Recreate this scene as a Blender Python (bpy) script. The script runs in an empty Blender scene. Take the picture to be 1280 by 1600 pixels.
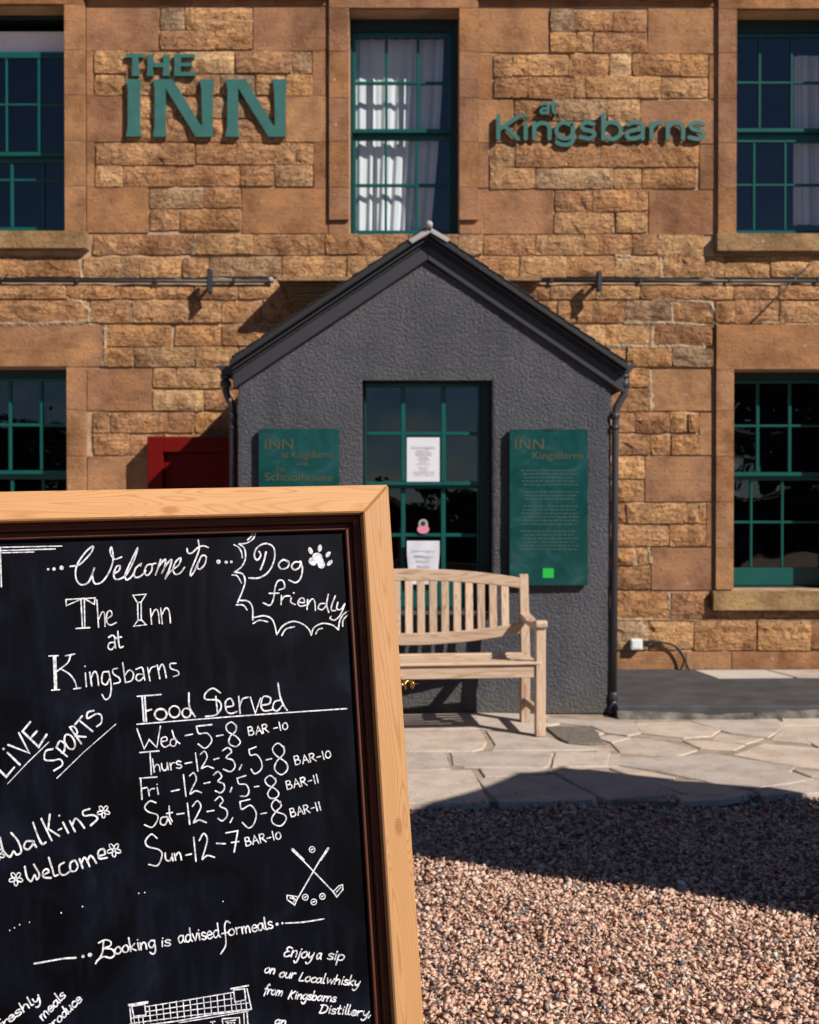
import bpy, bmesh, math, random
import numpy as np
from mathutils import Vector, Matrix
from mathutils import noise as mnoise
random.seed(7); rng = np.random.default_rng(11)
S = bpy.context.scene; COL = S.collection
R = math.radians

# ------------------------------------------------------------------ camera, sky, sun, exposure
FPX = 1900.0; EYE = 1.36; PITCH = math.atan(20/FPX)
cam_d = bpy.data.cameras.new('camera'); cam = bpy.data.objects.new('camera', cam_d); COL.objects.link(cam)
cam.location = (0, 0, EYE); cam.rotation_euler = (R(90)-PITCH, 0, 0)
cam_d.sensor_fit = 'HORIZONTAL'; cam_d.sensor_width = 24; cam_d.lens = 24*FPX/1280
cam_d.clip_end = 400; cam_d.clip_start = .05
cam_d.dof.use_dof = True; cam_d.dof.focus_distance = 2.1; cam_d.dof.aperture_fstop = 7.6
S.camera = cam
S.render.resolution_x = 819; S.render.resolution_y = 1024
SA, SB = 1.1, 1.13                       # shadow slopes: sideways and down, per metre towards the wall
sun_dir = Vector((SA, -1, SB)).normalized()
el = math.asin(sun_dir.z)
sl = bpy.data.lights.new('sun', 'SUN'); sl.energy = 5.0; sl.angle = R(.55); sl.color = (1, .93, .84)
sun = bpy.data.objects.new('sun', sl); COL.objects.link(sun)
sun.rotation_euler = (-sun_dir).to_track_quat('-Z', 'Y').to_euler(); sun.location = (6, -6, 8)
w = bpy.data.worlds.new('World'); S.world = w; w.use_nodes = True
wn = w.node_tree; wn.nodes.clear()
def wnode(t): return wn.nodes.new(t)
sky = wnode('ShaderNodeTexSky'); sky.sky_type = 'NISHITA'; sky.sun_disc = False
sky.sun_elevation = el; sky.sun_rotation = math.atan2(sun_dir.x, sun_dir.y)
sky.dust_density = 0.0; sky.air_density = .75; sky.ozone_density = 6.0
tc = wnode('ShaderNodeTexCoord'); mp = wnode('ShaderNodeMapping'); mp.inputs['Scale'].default_value = (1, 1, 2.4)
nz = wnode('ShaderNodeTexNoise'); nz.inputs['Scale'].default_value = 5.2; nz.inputs['Detail'].default_value = 9; nz.inputs['Roughness'].default_value = .55
cr = wnode('ShaderNodeValToRGB'); cr.color_ramp.elements[0].position = .575; cr.color_ramp.elements[1].position = .67
mix = wnode('ShaderNodeMixRGB'); mix.inputs['Color2'].default_value = (12, 12.2, 12.8, 1)
bg = wnode('ShaderNodeBackground'); bg.inputs['Strength'].default_value = .05; wo = wnode('ShaderNodeOutputWorld')
L = wn.links.new
sx_ = wnode('ShaderNodeSeparateXYZ'); zr = wnode('ShaderNodeMapRange'); zr.inputs[1].default_value = 0; zr.inputs[2].default_value = .22; zr.inputs[3].default_value = .045; zr.inputs[4].default_value = -.16
ad_ = wnode('ShaderNodeMath'); ad_.operation = 'ADD'
L(tc.outputs['Generated'], mp.inputs[0]); L(mp.outputs[0], nz.inputs['Vector']); L(tc.outputs['Generated'], sx_.inputs[0]); L(sx_.outputs['Z'], zr.inputs[0]); L(nz.outputs['Fac'], ad_.inputs[0]); L(zr.outputs[0], ad_.inputs[1]); L(ad_.outputs[0], cr.inputs[0])
L(cr.outputs[0], mix.inputs['Fac']); L(sky.outputs[0], mix.inputs['Color1']); L(mix.outputs[0], bg.inputs[0]); L(bg.outputs[0], wo.inputs[0])
S.cycles.diffuse_bounces = 2; S.cycles.max_bounces = 8
S.view_settings.view_transform = 'Standard'; S.view_settings.look = 'None'
S.view_settings.exposure = 0.3; S.view_settings.gamma = 1; S.view_settings.use_curve_mapping = False

# ------------------------------------------------------------------ measuring helpers
cp, sp = math.cos(PITCH), math.sin(PITCH)
def ray(px, py):
    a = (px-640)/FPX; b = (800-py)/FPX
    return Vector((a, cp + b*sp, -sp + b*cp))
def on_y(px, py, Y):
    r = ray(px, py); k = Y/r.y
    return Vector((r.x*k, Y, EYE+r.z*k))
def on_z(px, py, Z):
    r = ray(px, py); k = (Z-EYE)/r.z
    return Vector((r.x*k, r.y*k, Z))
DW = 9.22            # wall face
DP = 7.714           # porch face
def WX(px): return on_y(px, 780, DW).x
def WZ(py): return on_y(640, py, DW).z
def QX(px, Y=DP): return on_y(px, 780, Y).x
def QZ(py, Y=DP): return on_y(640, py, Y).z

# ------------------------------------------------------------------ mesh helpers
OFF = {}
def tag(o, label=None, cat=None, group=None, kind=None):
    if label: o['label'] = label
    if cat: o['category'] = cat
    if group: o['group'] = group
    if kind: o['kind'] = kind
    return o
def empty(name, loc, label, cat, group=None, rot=None):
    o = bpy.data.objects.new(name, None); COL.objects.link(o); o.location = loc; o.empty_display_size = .1
    if rot is not None: o.rotation_euler = rot
    OFF[o.name] = Vector(loc) if rot is None else Vector((0, 0, 0))
    return tag(o, label, cat, group)
def link(name, me, mat, parent=None, smooth=False):
    o = bpy.data.objects.new(name, me); COL.objects.link(o)
    if mat and not me.materials: me.materials.append(mat)
    if smooth:
        for p in me.polygons: p.use_smooth = True
    if parent: o.parent = parent; OFF[o.name] = Vector((0, 0, 0))
    return o
def root_off(parent):
    v = Vector((0, 0, 0)); p = parent
    while p is not None:
        v += OFF.get(p.name, Vector((0, 0, 0))); p = p.parent
    return v
class MB:
    def __init__(s): s.b = bmesh.new()
    def box(s, x0, x1, y0, y1, z0, z1, bev=0, seg=1):
        b = bmesh.new(); bmesh.ops.create_cube(b, size=1)
        for v in b.verts: v.co = Vector(((x0+x1)/2+v.co.x*abs(x1-x0), (y0+y1)/2+v.co.y*abs(y1-y0), (z0+z1)/2+v.co.z*abs(z1-z0)))
        if bev: bmesh.ops.bevel(b, geom=b.edges[:], offset=bev, segments=seg, affect='EDGES')
        return s._m(b)
    def _m(s, b, M=None):
        if M is not None: b.transform(M)
        me = bpy.data.meshes.new('t'); b.to_mesh(me); s.b.from_mesh(me); bpy.data.meshes.remove(me); b.free(); return s
    def prism(s, pts, d, bev=0):          # pts: list of Vector, extruded along d
        b = bmesh.new(); d = Vector(d)
        f = b.faces.new([b.verts.new(p) for p in pts])
        r = bmesh.ops.extrude_face_region(b, geom=[f])
        for v in [e for e in r['geom'] if isinstance(e, bmesh.types.BMVert)]: v.co += d
        bmesh.ops.recalc_face_normals(b, faces=b.faces[:])
        if bev: bmesh.ops.bevel(b, geom=b.edges[:], offset=bev, segments=1, affect='EDGES')
        return s._m(b)
    def tube(s, pts, r, n=12, cap=True):
        pts = [Vector(p) for p in pts]; rs = r if isinstance(r, (list, tuple)) else [r]*len(pts); rings = []; up = None
        for i, p in enumerate(pts):
            t = (pts[min(i+1, len(pts)-1)]-pts[max(i-1, 0)]).normalized()
            if up is None: up = Vector((0, 0, 1)) if abs(t.z) < .9 else Vector((1, 0, 0))
            a = t.cross(up).normalized(); u = a.cross(t); up = u
            rings.append([s.b.verts.new(p+(a*math.cos(q*2*math.pi/n)+u*math.sin(q*2*math.pi/n))*rs[i]) for q in range(n)])
        for A, B in zip(rings, rings[1:]):
            for q in range(n): s.b.faces.new((A[q], A[(q+1) % n], B[(q+1) % n], B[q])).smooth = True
        if cap: s.b.faces.new(rings[0][::-1]); s.b.faces.new(rings[-1])
        return s
    def ball(s, c, r, sub=2, sc=(1, 1, 1)):
        b = bmesh.new(); bmesh.ops.create_icosphere(b, subdivisions=sub, radius=r)
        for f in b.faces: f.smooth = True
        return s._m(b, Matrix.Translation(c) @ Matrix.Diagonal((*sc, 1)))
    def build(s, name, mat, parent=None, M=None):
        if M is not None: s.b.transform(M)
        s.b.transform(Matrix.Translation(-root_off(parent)))
        me = bpy.data.meshes.new(name); s.b.to_mesh(me); s.b.free()
        return link(name, me, mat, parent)
def pydata(name, V, F, mat, parent=None, smooth=False):
    o = root_off(parent); me = bpy.data.meshes.new(name)
    me.from_pydata([(v[0]-o.x, v[1]-o.y, v[2]-o.z) for v in V], [], F); me.update()
    return link(name, me, mat, parent, smooth)

# ------------------------------------------------------------------ materials
def mat(name): 
    m = bpy.data.materials.new(name); m.use_nodes = True; nt = m.node_tree
    return m, nt, nt.nodes['Principled BSDF']
def nd(nt, t, **k):
    n = nt.nodes.new(t)
    for a, v in k.items():
        if a in n.inputs: n.inputs[a].default_value = v
        else: setattr(n, a, v)
    return n
def simple(name, col, rough=.6, metal=0, bump=0, bscale=60, var=.12, vscale=6, spec=.5):
    m, nt, p = mat(name); l = nt.links.new
    tcn = nd(nt, 'ShaderNodeTexCoord')
    p.inputs['Roughness'].default_value = rough; p.inputs['Metallic'].default_value = metal
    p.inputs['Specular IOR Level'].default_value = spec
    n = nd(nt, 'ShaderNodeTexNoise', Scale=vscale, Detail=6.0)
    l(tcn.outputs['Object'], n.inputs['Vector'])
    r = nd(nt, 'ShaderNodeMapRange'); r.inputs[1].default_value = .3; r.inputs[2].default_value = .7; r.inputs[3].default_value = 1-var; r.inputs[4].default_value = 1+var
    l(n.outputs['Fac'], r.inputs[0])
    mx = nd(nt, 'ShaderNodeVectorMath', operation='SCALE'); mx.inputs[0].default_value = col; l(r.outputs[0], mx.inputs['Scale']); l(mx.outputs[0], p.inputs['Base Color'])
    if bump:
        b = nd(nt, 'ShaderNodeTexNoise', Scale=bscale, Detail=5.0); l(tcn.outputs['Object'], b.inputs['Vector'])
        bp = nd(nt, 'ShaderNodeBump', Strength=1.0, Distance=bump); l(b.outputs['Fac'], bp.inputs['Height']); l(bp.outputs[0], p.inputs['Normal'])
    return m
def ramp(nt, stops):
    c = nd(nt, 'ShaderNodeValToRGB'); e = c.color_ramp.elements
    while len(e) < len(stops): e.new(.5)
    for i, (q, col) in enumerate(stops): e[i].position = q; e[i].color = (*col, 1)
    return c
def stone_mat(name, rough_b, cols, fine=.35, gain=1.0):
    m, nt, p = mat(name); l = nt.links.new
    tcn = nd(nt, 'ShaderNodeTexCoord'); oi = nd(nt, 'ShaderNodeObjectInfo')
    off = nd(nt, 'ShaderNodeVectorMath', operation='SCALE'); off.inputs[0].default_value = (37, 11, 23); l(oi.outputs['Random'], off.inputs['Scale'])
    add = nd(nt, 'ShaderNodeVectorMath', operation='ADD'); l(tcn.outputs['Object'], add.inputs[0]); l(off.outputs[0], add.inputs[1])
    c = ramp(nt, cols); c.color_ramp.interpolation = 'LINEAR'; l(oi.outputs['Random'], c.inputs[0])
    # large soft stains
    n1 = nd(nt, 'ShaderNodeTexNoise', Scale=4.5, Detail=6.0, Roughness=.6); l(add.outputs[0], n1.inputs['Vector'])
    c1 = ramp(nt, [(.33, (.60, .53, .48)), (.5, (1, 1, 1)), (.68, (1.32, 1.24, 1.08))]); l(n1.outputs['Fac'], c1.inputs[0])
    m1 = nd(nt, 'ShaderNodeMixRGB', blend_type='MULTIPLY'); m1.inputs['Fac'].default_value = .8; l(c.outputs[0], m1.inputs['Color1']); l(c1.outputs[0], m1.inputs['Color2'])
    # bedding grain, slightly tilted
    mpn = nd(nt, 'ShaderNodeMapping'); mpn.inputs['Scale'].default_value = (9, 9, 42); mpn.inputs['Rotation'].default_value = (0, .35, 0); l(add.outputs[0], mpn.inputs[0])
    n2 = nd(nt, 'ShaderNodeTexNoise', Scale=1.0, Detail=7.0, Roughness=.65, Distortion=.6); l(mpn.outputs[0], n2.inputs['Vector'])
    c2 = ramp(nt, [(.32, (.6, .55, .5)), (.52, (1, 1, 1)), (.75, (1.2, 1.2, 1.15))]); l(n2.outputs['Fac'], c2.inputs[0])
    m2 = nd(nt, 'ShaderNodeMixRGB', blend_type='MULTIPLY'); m2.inputs['Fac'].default_value = fine; l(m1.outputs[0], m2.inputs['Color1']); l(c2.outputs[0], m2.inputs['Color2'])
    n3 = nd(nt, 'ShaderNodeTexNoise', Scale=95.0, Detail=4.0, Roughness=.7); l(add.outputs[0], n3.inputs['Vector'])
    c3 = ramp(nt, [(.3, (.72, .7, .68)), (.6, (1.08, 1.08, 1.08))]); l(n3.outputs['Fac'], c3.inputs[0])
    m3 = nd(nt, 'ShaderNodeMixRGB', blend_type='MULTIPLY'); m3.inputs['Fac'].default_value = .7; l(m2.outputs[0], m3.inputs['Color1']); l(c3.outputs[0], m3.inputs['Color2'])
    w1 = nd(nt, 'ShaderNodeTexNoise', Scale=1.7, Detail=7.0, Roughness=.65); l(tcn.outputs['Object'], w1.inputs['Vector'])
    wc = ramp(nt, [(.36, (.70, .65, .60)), (.5, (.99, .98, .97)), (.66, (1.18, 1.16, 1.10))]); l(w1.outputs['Fac'], wc.inputs[0])
    m4 = nd(nt, 'ShaderNodeMixRGB', blend_type='MULTIPLY'); m4.inputs['Fac'].default_value = 1; l(m3.outputs[0], m4.inputs['Color1']); l(wc.outputs[0], m4.inputs['Color2'])
    w2 = nd(nt, 'ShaderNodeTexNoise', Scale=7.0, Detail=8.0, Roughness=.7); l(tcn.outputs['Object'], w2.inputs['Vector'])
    lf = nd(nt, 'ShaderNodeMapRange'); lf.inputs[1].default_value = .62; lf.inputs[2].default_value = .74; lf.inputs[4].default_value = .75; l(w2.outputs['Fac'], lf.inputs[0])
    m5 = nd(nt, 'ShaderNodeMixRGB'); l(lf.outputs[0], m5.inputs['Fac']); l(m4.outputs[0], m5.inputs['Color1']); m5.inputs['Color2'].default_value = (.40, .20, .035, 1)
    w3 = nd(nt, 'ShaderNodeTexVoronoi', Scale=9.0); l(tcn.outputs['Object'], w3.inputs['Vector'])
    sp = nd(nt, 'ShaderNodeMapRange'); sp.inputs[1].default_value = .13; sp.inputs[2].default_value = .08; sp.inputs[4].default_value = .55; l(w3.outputs['Distance'], sp.inputs[0])
    sel = nd(nt, 'ShaderNodeMath', operation='GREATER_THAN'); sel.inputs[1].default_value = .80; sx3 = nd(nt, 'ShaderNodeSeparateXYZ'); l(w3.outputs['Color'], sx3.inputs[0]); l(sx3.outputs['X'], sel.inputs[0])
    spm = nd(nt, 'ShaderNodeMath', operation='MULTIPLY'); l(sp.outputs[0], spm.inputs[0]); l(sel.outputs[0], spm.inputs[1])
    m6 = nd(nt, 'ShaderNodeMixRGB'); l(spm.outputs[0], m6.inputs['Fac']); l(m5.outputs[0], m6.inputs['Color1']); m6.inputs['Color2'].default_value = (.46, .36, .26, 1)
    gn = nd(nt, 'ShaderNodeVectorMath', operation='SCALE'); gn.inputs['Scale'].default_value = gain; l(m6.outputs[0], gn.inputs[0])
    l(gn.outputs[0], p.inputs['Base Color'])
    p.inputs['Roughness'].default_value = .9; p.inputs['Specular IOR Level'].default_value = .2
    b1 = nd(nt, 'ShaderNodeBump', Strength=1.0, Distance=rough_b); l(n2.outputs['Fac'], b1.inputs['Height'])
    n4 = nd(nt, 'ShaderNodeTexNoise', Scale=22.0, Detail=5.0, Roughness=.55, Distortion=.4); l(add.outputs[0], n4.inputs['Vector'])
    b3 = nd(nt, 'ShaderNodeBump', Strength=1.0, Distance=rough_b*.9); l(n4.outputs['Fac'], b3.inputs['Height']); l(b1.outputs[0], b3.inputs['Normal'])
    n5 = nd(nt, 'ShaderNodeTexNoise', Scale=38.0, Detail=3.0, Roughness=.5); l(add.outputs[0], n5.inputs['Vector'])
    pt = nd(nt, 'ShaderNodeMapRange'); pt.inputs[1].default_value = .34; pt.inputs[2].default_value = .44; l(n5.outputs['Fac'], pt.inputs[0])
    b5 = nd(nt, 'ShaderNodeBump', Strength=1.0, Distance=rough_b*.55); l(pt.outputs[0], b5.inputs['Height']); l(b3.outputs[0], b5.inputs['Normal'])
    b2 = nd(nt, 'ShaderNodeBump', Strength=1.0, Distance=.003); l(n3.outputs['Fac'], b2.inputs['Height']); l(b5.outputs[0], b2.inputs['Normal'])
    l(b2.outputs[0], p.inputs['Normal'])
    return m
cA = [(0, (.42, .225, .105)), (.2, (.34, .18, .095)), (.38, (.50, .295, .145)), (.55, (.38, .205, .11)), (.7, (.45, .245, .11)), (.82, (.34, .235, .15)), (.92, (.48, .275, .135)), (1, (.56, .37, .20))]
cB = [(0, (.30, .155, .083)), (.3, (.27, .142, .083)), (.6, (.34, .185, .095)), (1, (.28, .135, .062))]
M = {}
M['rubble'] = stone_mat('rough_sandstone', .030, cA, .6, 1.17)
M['ashlar'] = stone_mat('dressed_sandstone', .004, cB, .35, 1.02)
M['sill'] = stone_mat('sill_sandstone', .006, [(0, (.33, .22, .11)), (1, (.30, .19, .10))], .4)
M['mortar'] = simple('lime_mortar', (.42, .28, .18), .95, bump=.006, bscale=70, var=.25, vscale=5, spec=.2)
def render_mat():
    m, nt, p = mat('grey_roughcast'); l = nt.links.new; tcn = nd(nt, 'ShaderNodeTexCoord')
    n = nd(nt, 'ShaderNodeTexNoise', Scale=52.0, Detail=6.0, Roughness=.62, Distortion=.25); l(tcn.outputs['Object'], n.inputs['Vector'])
    n2 = nd(nt, 'ShaderNodeTexNoise', Scale=3.0, Detail=5.0); l(tcn.outputs['Object'], n2.inputs['Vector'])
    c = ramp(nt, [(.3, (.082, .085, .100)), (.7, (.114, .117, .134))]); l(n2.outputs['Fac'], c.inputs[0])
    ms = nd(nt, 'ShaderNodeMapping'); ms.inputs['Scale'].default_value = (11, 11, .9); l(tcn.outputs['Object'], ms.inputs[0])
    n6 = nd(nt, 'ShaderNodeTexNoise', Scale=1.0, Detail=6.0, Roughness=.6); l(ms.outputs[0], n6.inputs['Vector'])
    c6 = ramp(nt, [(.36, (.80, .80, .80)), (.5, (1, 1, 1)), (.66, (1.16, 1.15, 1.13))]); l(n6.outputs['Fac'], c6.inputs[0])
    m6 = nd(nt, 'ShaderNodeMixRGB', blend_type='MULTIPLY'); m6.inputs['Fac'].default_value = .5; l(c.outputs[0], m6.inputs['Color1']); l(c6.outputs[0], m6.inputs['Color2'])
    sz = nd(nt, 'ShaderNodeSeparateXYZ'); l(tcn.outputs['Object'], sz.inputs[0])
    n7 = nd(nt, 'ShaderNodeTexNoise', Scale=13.0, Detail=7.0, Roughness=.7); l(tcn.outputs['Object'], n7.inputs['Vector'])
    sb = nd(nt, 'ShaderNodeMath', operation='MULTIPLY_ADD'); sb.inputs[1].default_value = -.55; l(n7.outputs['Fac'], sb.inputs[0]); l(sz.outputs['Z'], sb.inputs[2])
    mf = nd(nt, 'ShaderNodeMapRange'); mf.inputs[1].default_value = -.10; mf.inputs[2].default_value = -.27; mf.inputs[4].default_value = .7; l(sb.outputs[0], mf.inputs[0])
    m7 = nd(nt, 'ShaderNodeMixRGB'); m7.inputs['Color2'].default_value = (.15, .135, .11, 1); l(mf.outputs[0], m7.inputs['Fac']); l(m6.outputs[0], m7.inputs['Color1']); l(m7.outputs[0], p.inputs['Base Color'])
    p.inputs['Roughness'].default_value = .75; p.inputs['Specular IOR Level'].default_value = .3
    mr = nd(nt, 'ShaderNodeMapRange'); mr.inputs[1].default_value = .38; mr.inputs[2].default_value = .72; l(n.outputs['Fac'], mr.inputs[0])
    b = nd(nt, 'ShaderNodeBump', Strength=1.0, Distance=.018); l(mr.outputs[0], b.inputs['Height']); l(b.outputs[0], p.inputs['Normal'])
    return m
M['render'] = render_mat()
M['green'] = simple('green_gloss_paint', (.004, .074, .066), .3, var=.08)
M['frame_shaded'] = simple('shaded_green_box_frame', (.0025, .022, .020), .45)  # green darkened so the colour carries the shade of the reveal
M['sign_green'] = simple('sign_letter_paint', (.034, .125, .112), .45, var=.1, vscale=12)
M['red'] = simple('dark_red_paint', (.12, .002, .001), .6, spec=.15, var=.1)
M['iron'] = simple('black_iron_paint', (.030, .030, .036), .4, var=.2)
M['barge'] = simple('charcoal_paint', (.028, .028, .036), .5, var=.1)
M['slate'] = simple('dark_slate', (.011, .011, .014), .6, bump=.002, var=.2)
M['lead'] = simple('pale_lead', (.33, .32, .31), .55, bump=.001, bscale=40, var=.2)
M['greypipe'] = simple('weathered_grey_conduit', (.022, .021, .024), .5, var=.3, vscale=15)
M['slabdark'] = simple('dark_grey_slab', (.050, .050, .056), .8, bump=.003, bscale=60, var=.35, vscale=5)
M['dirt'] = simple('mottled_step_edge', (.11, .098, .085), .9, bump=.010, bscale=26, var=.85, vscale=9)
M['pale'] = simple('pale_concrete', (.50, .45, .39), .85, bump=.001, var=.06)
M['bed'] = simple('sandy_mortar_bed', (.33, .25, .185), .95, bump=.006, bscale=60, var=.3, vscale=9)
M['tar'] = simple('tarmac_patch', (.17, .15, .125), .95, bump=.006, bscale=150, var=.35, vscale=30, spec=.1)
M['white'] = simple('white_plastic', (.7, .7, .7), .4, var=.04)
M['cable'] = simple('black_cable', (.012, .012, .012), .5)
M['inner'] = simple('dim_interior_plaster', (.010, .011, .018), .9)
M['paper'] = simple('white_paper', (.62, .62, .68), .7, var=.03)
M['ink'] = simple('grey_print', (.16, .16, .18), .8)
M['gold'] = simple('dull_gold_print', (.062, .058, .022), .6)
M['brass'] = simple('polished_brass', (.60, .38, .10), .22, metal=1)
M['lime'] = simple('bright_green_square', (.0, .42, .03), .6, var=.02)
M['pink'] = simple('pink_sticker', (.62, .22, .32), .6, var=.05)
M['curtain'] = simple('white_voile', (.82, .82, .86), .9, var=.05)
M['chalk'] = simple('white_chalk_paint', (.56, .56, .60), .9, bump=.0004, bscale=900, var=.55, vscale=190)
M['canopy'] = simple('dark_green_canvas', (.03, .09, .06), .9)
M['bark'] = simple('bark', (.09, .065, .045), .95, bump=.02, bscale=12)
M['leaf'] = simple('dark_leaf', (.035, .065, .018), .7, var=.4, vscale=2)
def glass():
    m, nt, p = mat('window_glass'); l = nt.links.new; nt.nodes.remove(p)
    out = nt.nodes['Material Output']
    tr = nd(nt, 'ShaderNodeBsdfTransparent'); tr.inputs[0].default_value = (.86, .9, .9, 1)
    gl = nd(nt, 'ShaderNodeBsdfGlossy'); gl.inputs['Roughness'].default_value = .0
    g = nd(nt, 'ShaderNodeNewGeometry'); dt = nd(nt, 'ShaderNodeVectorMath', operation='DOT_PRODUCT'); l(g.outputs['Incoming'], dt.inputs[0]); l(g.outputs['Normal'], dt.inputs[1])
    ab = nd(nt, 'ShaderNodeMath', operation='ABSOLUTE'); l(dt.outputs['Value'], ab.inputs[0]); om = nd(nt, 'ShaderNodeMath', operation='SUBTRACT'); om.inputs[0].default_value = 1; l(ab.outputs[0], om.inputs[1])
    pw_ = nd(nt, 'ShaderNodeMath', operation='POWER'); pw_.inputs[1].default_value = 5; l(om.outputs[0], pw_.inputs[0])
    fr = nd(nt, 'ShaderNodeMath', operation='MULTIPLY_ADD'); fr.inputs[1].default_value = .9; fr.inputs[2].default_value = .095; l(pw_.outputs[0], fr.inputs[0])
    tcn = nd(nt, 'ShaderNodeTexCoord'); n = nd(nt, 'ShaderNodeTexNoise', Scale=3.0, Detail=1.0); l(tcn.outputs['Object'], n.inputs['Vector'])
    b = nd(nt, 'ShaderNodeBump', Strength=1.0, Distance=.006); l(n.outputs['Fac'], b.inputs['Height']); l(b.outputs[0], gl.inputs['Normal'])
    mx = nd(nt, 'ShaderNodeMixShader'); l(fr.outputs[0], mx.inputs[0]); l(tr.outputs[0], mx.inputs[1]); l(gl.outputs[0], mx.inputs[2]); l(mx.outputs[0], out.inputs[0])
    return m
M['glass'] = glass()
def wood(name, c0, c1, c2, axis='X', scale=1.0, rough=.5, knot=None, bump=.0006, k=1.0, vr=(.88, 1.1)):
    m, nt, p = mat(name); l = nt.links.new; tcn = nd(nt, 'ShaderNodeTexCoord'); oi = nd(nt, 'ShaderNodeObjectInfo')
    off = nd(nt, 'ShaderNodeVectorMath', operation='SCALE'); off.inputs[0].default_value = (7, 3, 5); l(oi.outputs['Random'], off.inputs['Scale'])
    add = nd(nt, 'ShaderNodeVectorMath', operation='ADD'); l(tcn.outputs['Object'], add.inputs[0]); l(off.outputs[0], add.inputs[1])
    mpn = nd(nt, 'ShaderNodeMapping'); a = {'X': (.9, 14, 14), 'Z': (14, 14, .9), 'Y': (14, .9, 14)}[axis]
    mpn.inputs['Scale'].default_value = [q*scale for q in a]; l(add.outputs[0], mpn.inputs[0])
    n = nd(nt, 'ShaderNodeTexNoise', Scale=1.0, Detail=2.0, Distortion=.3); l(mpn.outputs[0], n.inputs['Vector'])
    mu = nd(nt, 'ShaderNodeMath', operation='MULTIPLY'); mu.inputs[1].default_value = 26.0*k; l(n.outputs['Fac'], mu.inputs[0])
    fr = nd(nt, 'ShaderNodeMath', operation='FRACT'); l(mu.outputs[0], fr.inputs[0])
    c = ramp(nt, [(0, c0), (.55, c0), (.85, c1), (1, c0)]); l(fr.outputs[0], c.inputs[0])
    n2 = nd(nt, 'ShaderNodeTexNoise', Scale=6.0, Detail=5.0); l(mpn.outputs[0], n2.inputs['Vector'])
    mx = nd(nt, 'ShaderNodeMixRGB', blend_type='MIX'); mx.inputs['Color2'].default_value = (*c2, 1)
    mr = nd(nt, 'ShaderNodeMapRange'); mr.inputs[1].default_value = .45; mr.inputs[2].default_value = .75; mr.inputs[4].default_value = .6; l(n2.outputs['Fac'], mr.inputs[0])
    l(mr.outputs[0], mx.inputs['Fac']); l(c.outputs[0], mx.inputs['Color1'])
    if knot:
        ds = nd(nt, 'ShaderNodeVectorMath', operation='SUBTRACT'); l(tcn.outputs['Object'], ds.inputs[0]); ds.inputs[1].default_value = (knot[0], 0, knot[1])
        sc_ = nd(nt, 'ShaderNodeVectorMath', operation='MULTIPLY'); sc_.inputs[1].default_value = (.55, 0, 1.2) if axis == 'X' else (1.2, 0, .55); l(ds.outputs[0], sc_.inputs[0])
        le = nd(nt, 'ShaderNodeVectorMath', operation='LENGTH'); l(sc_.outputs[0], le.inputs[0])
        # bend the grain round the knot
        ex = nd(nt, 'ShaderNodeMapRange', interpolation_type='SMOOTHSTEP'); ex.inputs[1].default_value = .05; ex.inputs[2].default_value = 0; ex.inputs[4].default_value = 3.2; l(le.outputs['Value'], ex.inputs[0])
        a2 = nd(nt, 'ShaderNodeMath', operation='ADD'); l(mu.outputs[0], a2.inputs[0]); l(ex.outputs[0], a2.inputs[1]); l(a2.outputs[0], fr.inputs[0])
        kf = nd(nt, 'ShaderNodeMapRange', interpolation_type='SMOOTHSTEP'); kf.inputs[1].default_value = .0105; kf.inputs[2].default_value = .004; l(le.outputs['Value'], kf.inputs[0])
        rg = nd(nt, 'ShaderNodeMath', operation='SINE'); m5 = nd(nt, 'ShaderNodeMath', operation='MULTIPLY'); m5.inputs[1].default_value = 2600.0; l(le.outputs['Value'], m5.inputs[0]); l(m5.outputs[0], rg.inputs[0])
        kc = ramp(nt, [(0, (.30, .12, .035)), (1, (.46, .22, .075))]); l(rg.outputs[0], kc.inputs[0])
        mk_ = nd(nt, 'ShaderNodeMixRGB'); l(kf.outputs[0], mk_.inputs['Fac']); l(mx.outputs[0], mk_.inputs['Color1']); l(kc.outputs[0], mk_.inputs['Color2']); mx = mk_
    # board to board tone
    hs = nd(nt, 'ShaderNodeHueSaturation'); mr2 = nd(nt, 'ShaderNodeMapRange'); mr2.inputs[3].default_value = vr[0]; mr2.inputs[4].default_value = vr[1]
    l(oi.outputs['Random'], mr2.inputs[0]); l(mr2.outputs[0], hs.inputs['Value']); l(mx.outputs[0], hs.inputs['Color']); l(hs.outputs[0], p.inputs['Base Color'])
    p.inputs['Roughness'].default_value = rough; p.inputs['Specular IOR Level'].default_value = .35
    b = nd(nt, 'ShaderNodeBump', Strength=.6, Distance=bump); l(n2.outputs['Fac'], b.inputs['Height']); l(b.outputs[0], p.inputs['Normal'])
    return m
pc = ((.50, .265, .112), (.40, .19, .066), (.45, .225, .085))
M['pine_x'] = wood('varnished_pine_across', *pc, axis='X'); M['pine_z'] = wood('varnished_pine_up', *pc, axis='Z')
mc = ((.085, .022, .008), (.045, .011, .004), (.07, .018, .007))
M['mould_x'] = wood('red_brown_moulding_across', *mc, axis='X'); M['mould_z'] = wood('red_brown_moulding_up', *mc, axis='Z')
tk = ((.56, .40, .285), (.36, .22, .135), (.64, .49, .375))
M['teak_x'] = wood('bench_teak_across', *tk, axis='X', k=.6, vr=(.76, 1.06), bump=.0012); M['teak_z'] = wood('bench_teak_up', *tk, axis='Z', k=.6, vr=(.76, 1.06), bump=.0012); M['teak_y'] = wood('bench_teak_deep', *tk, axis='Y', k=.6, vr=(.76, 1.06), bump=.0012)
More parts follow.
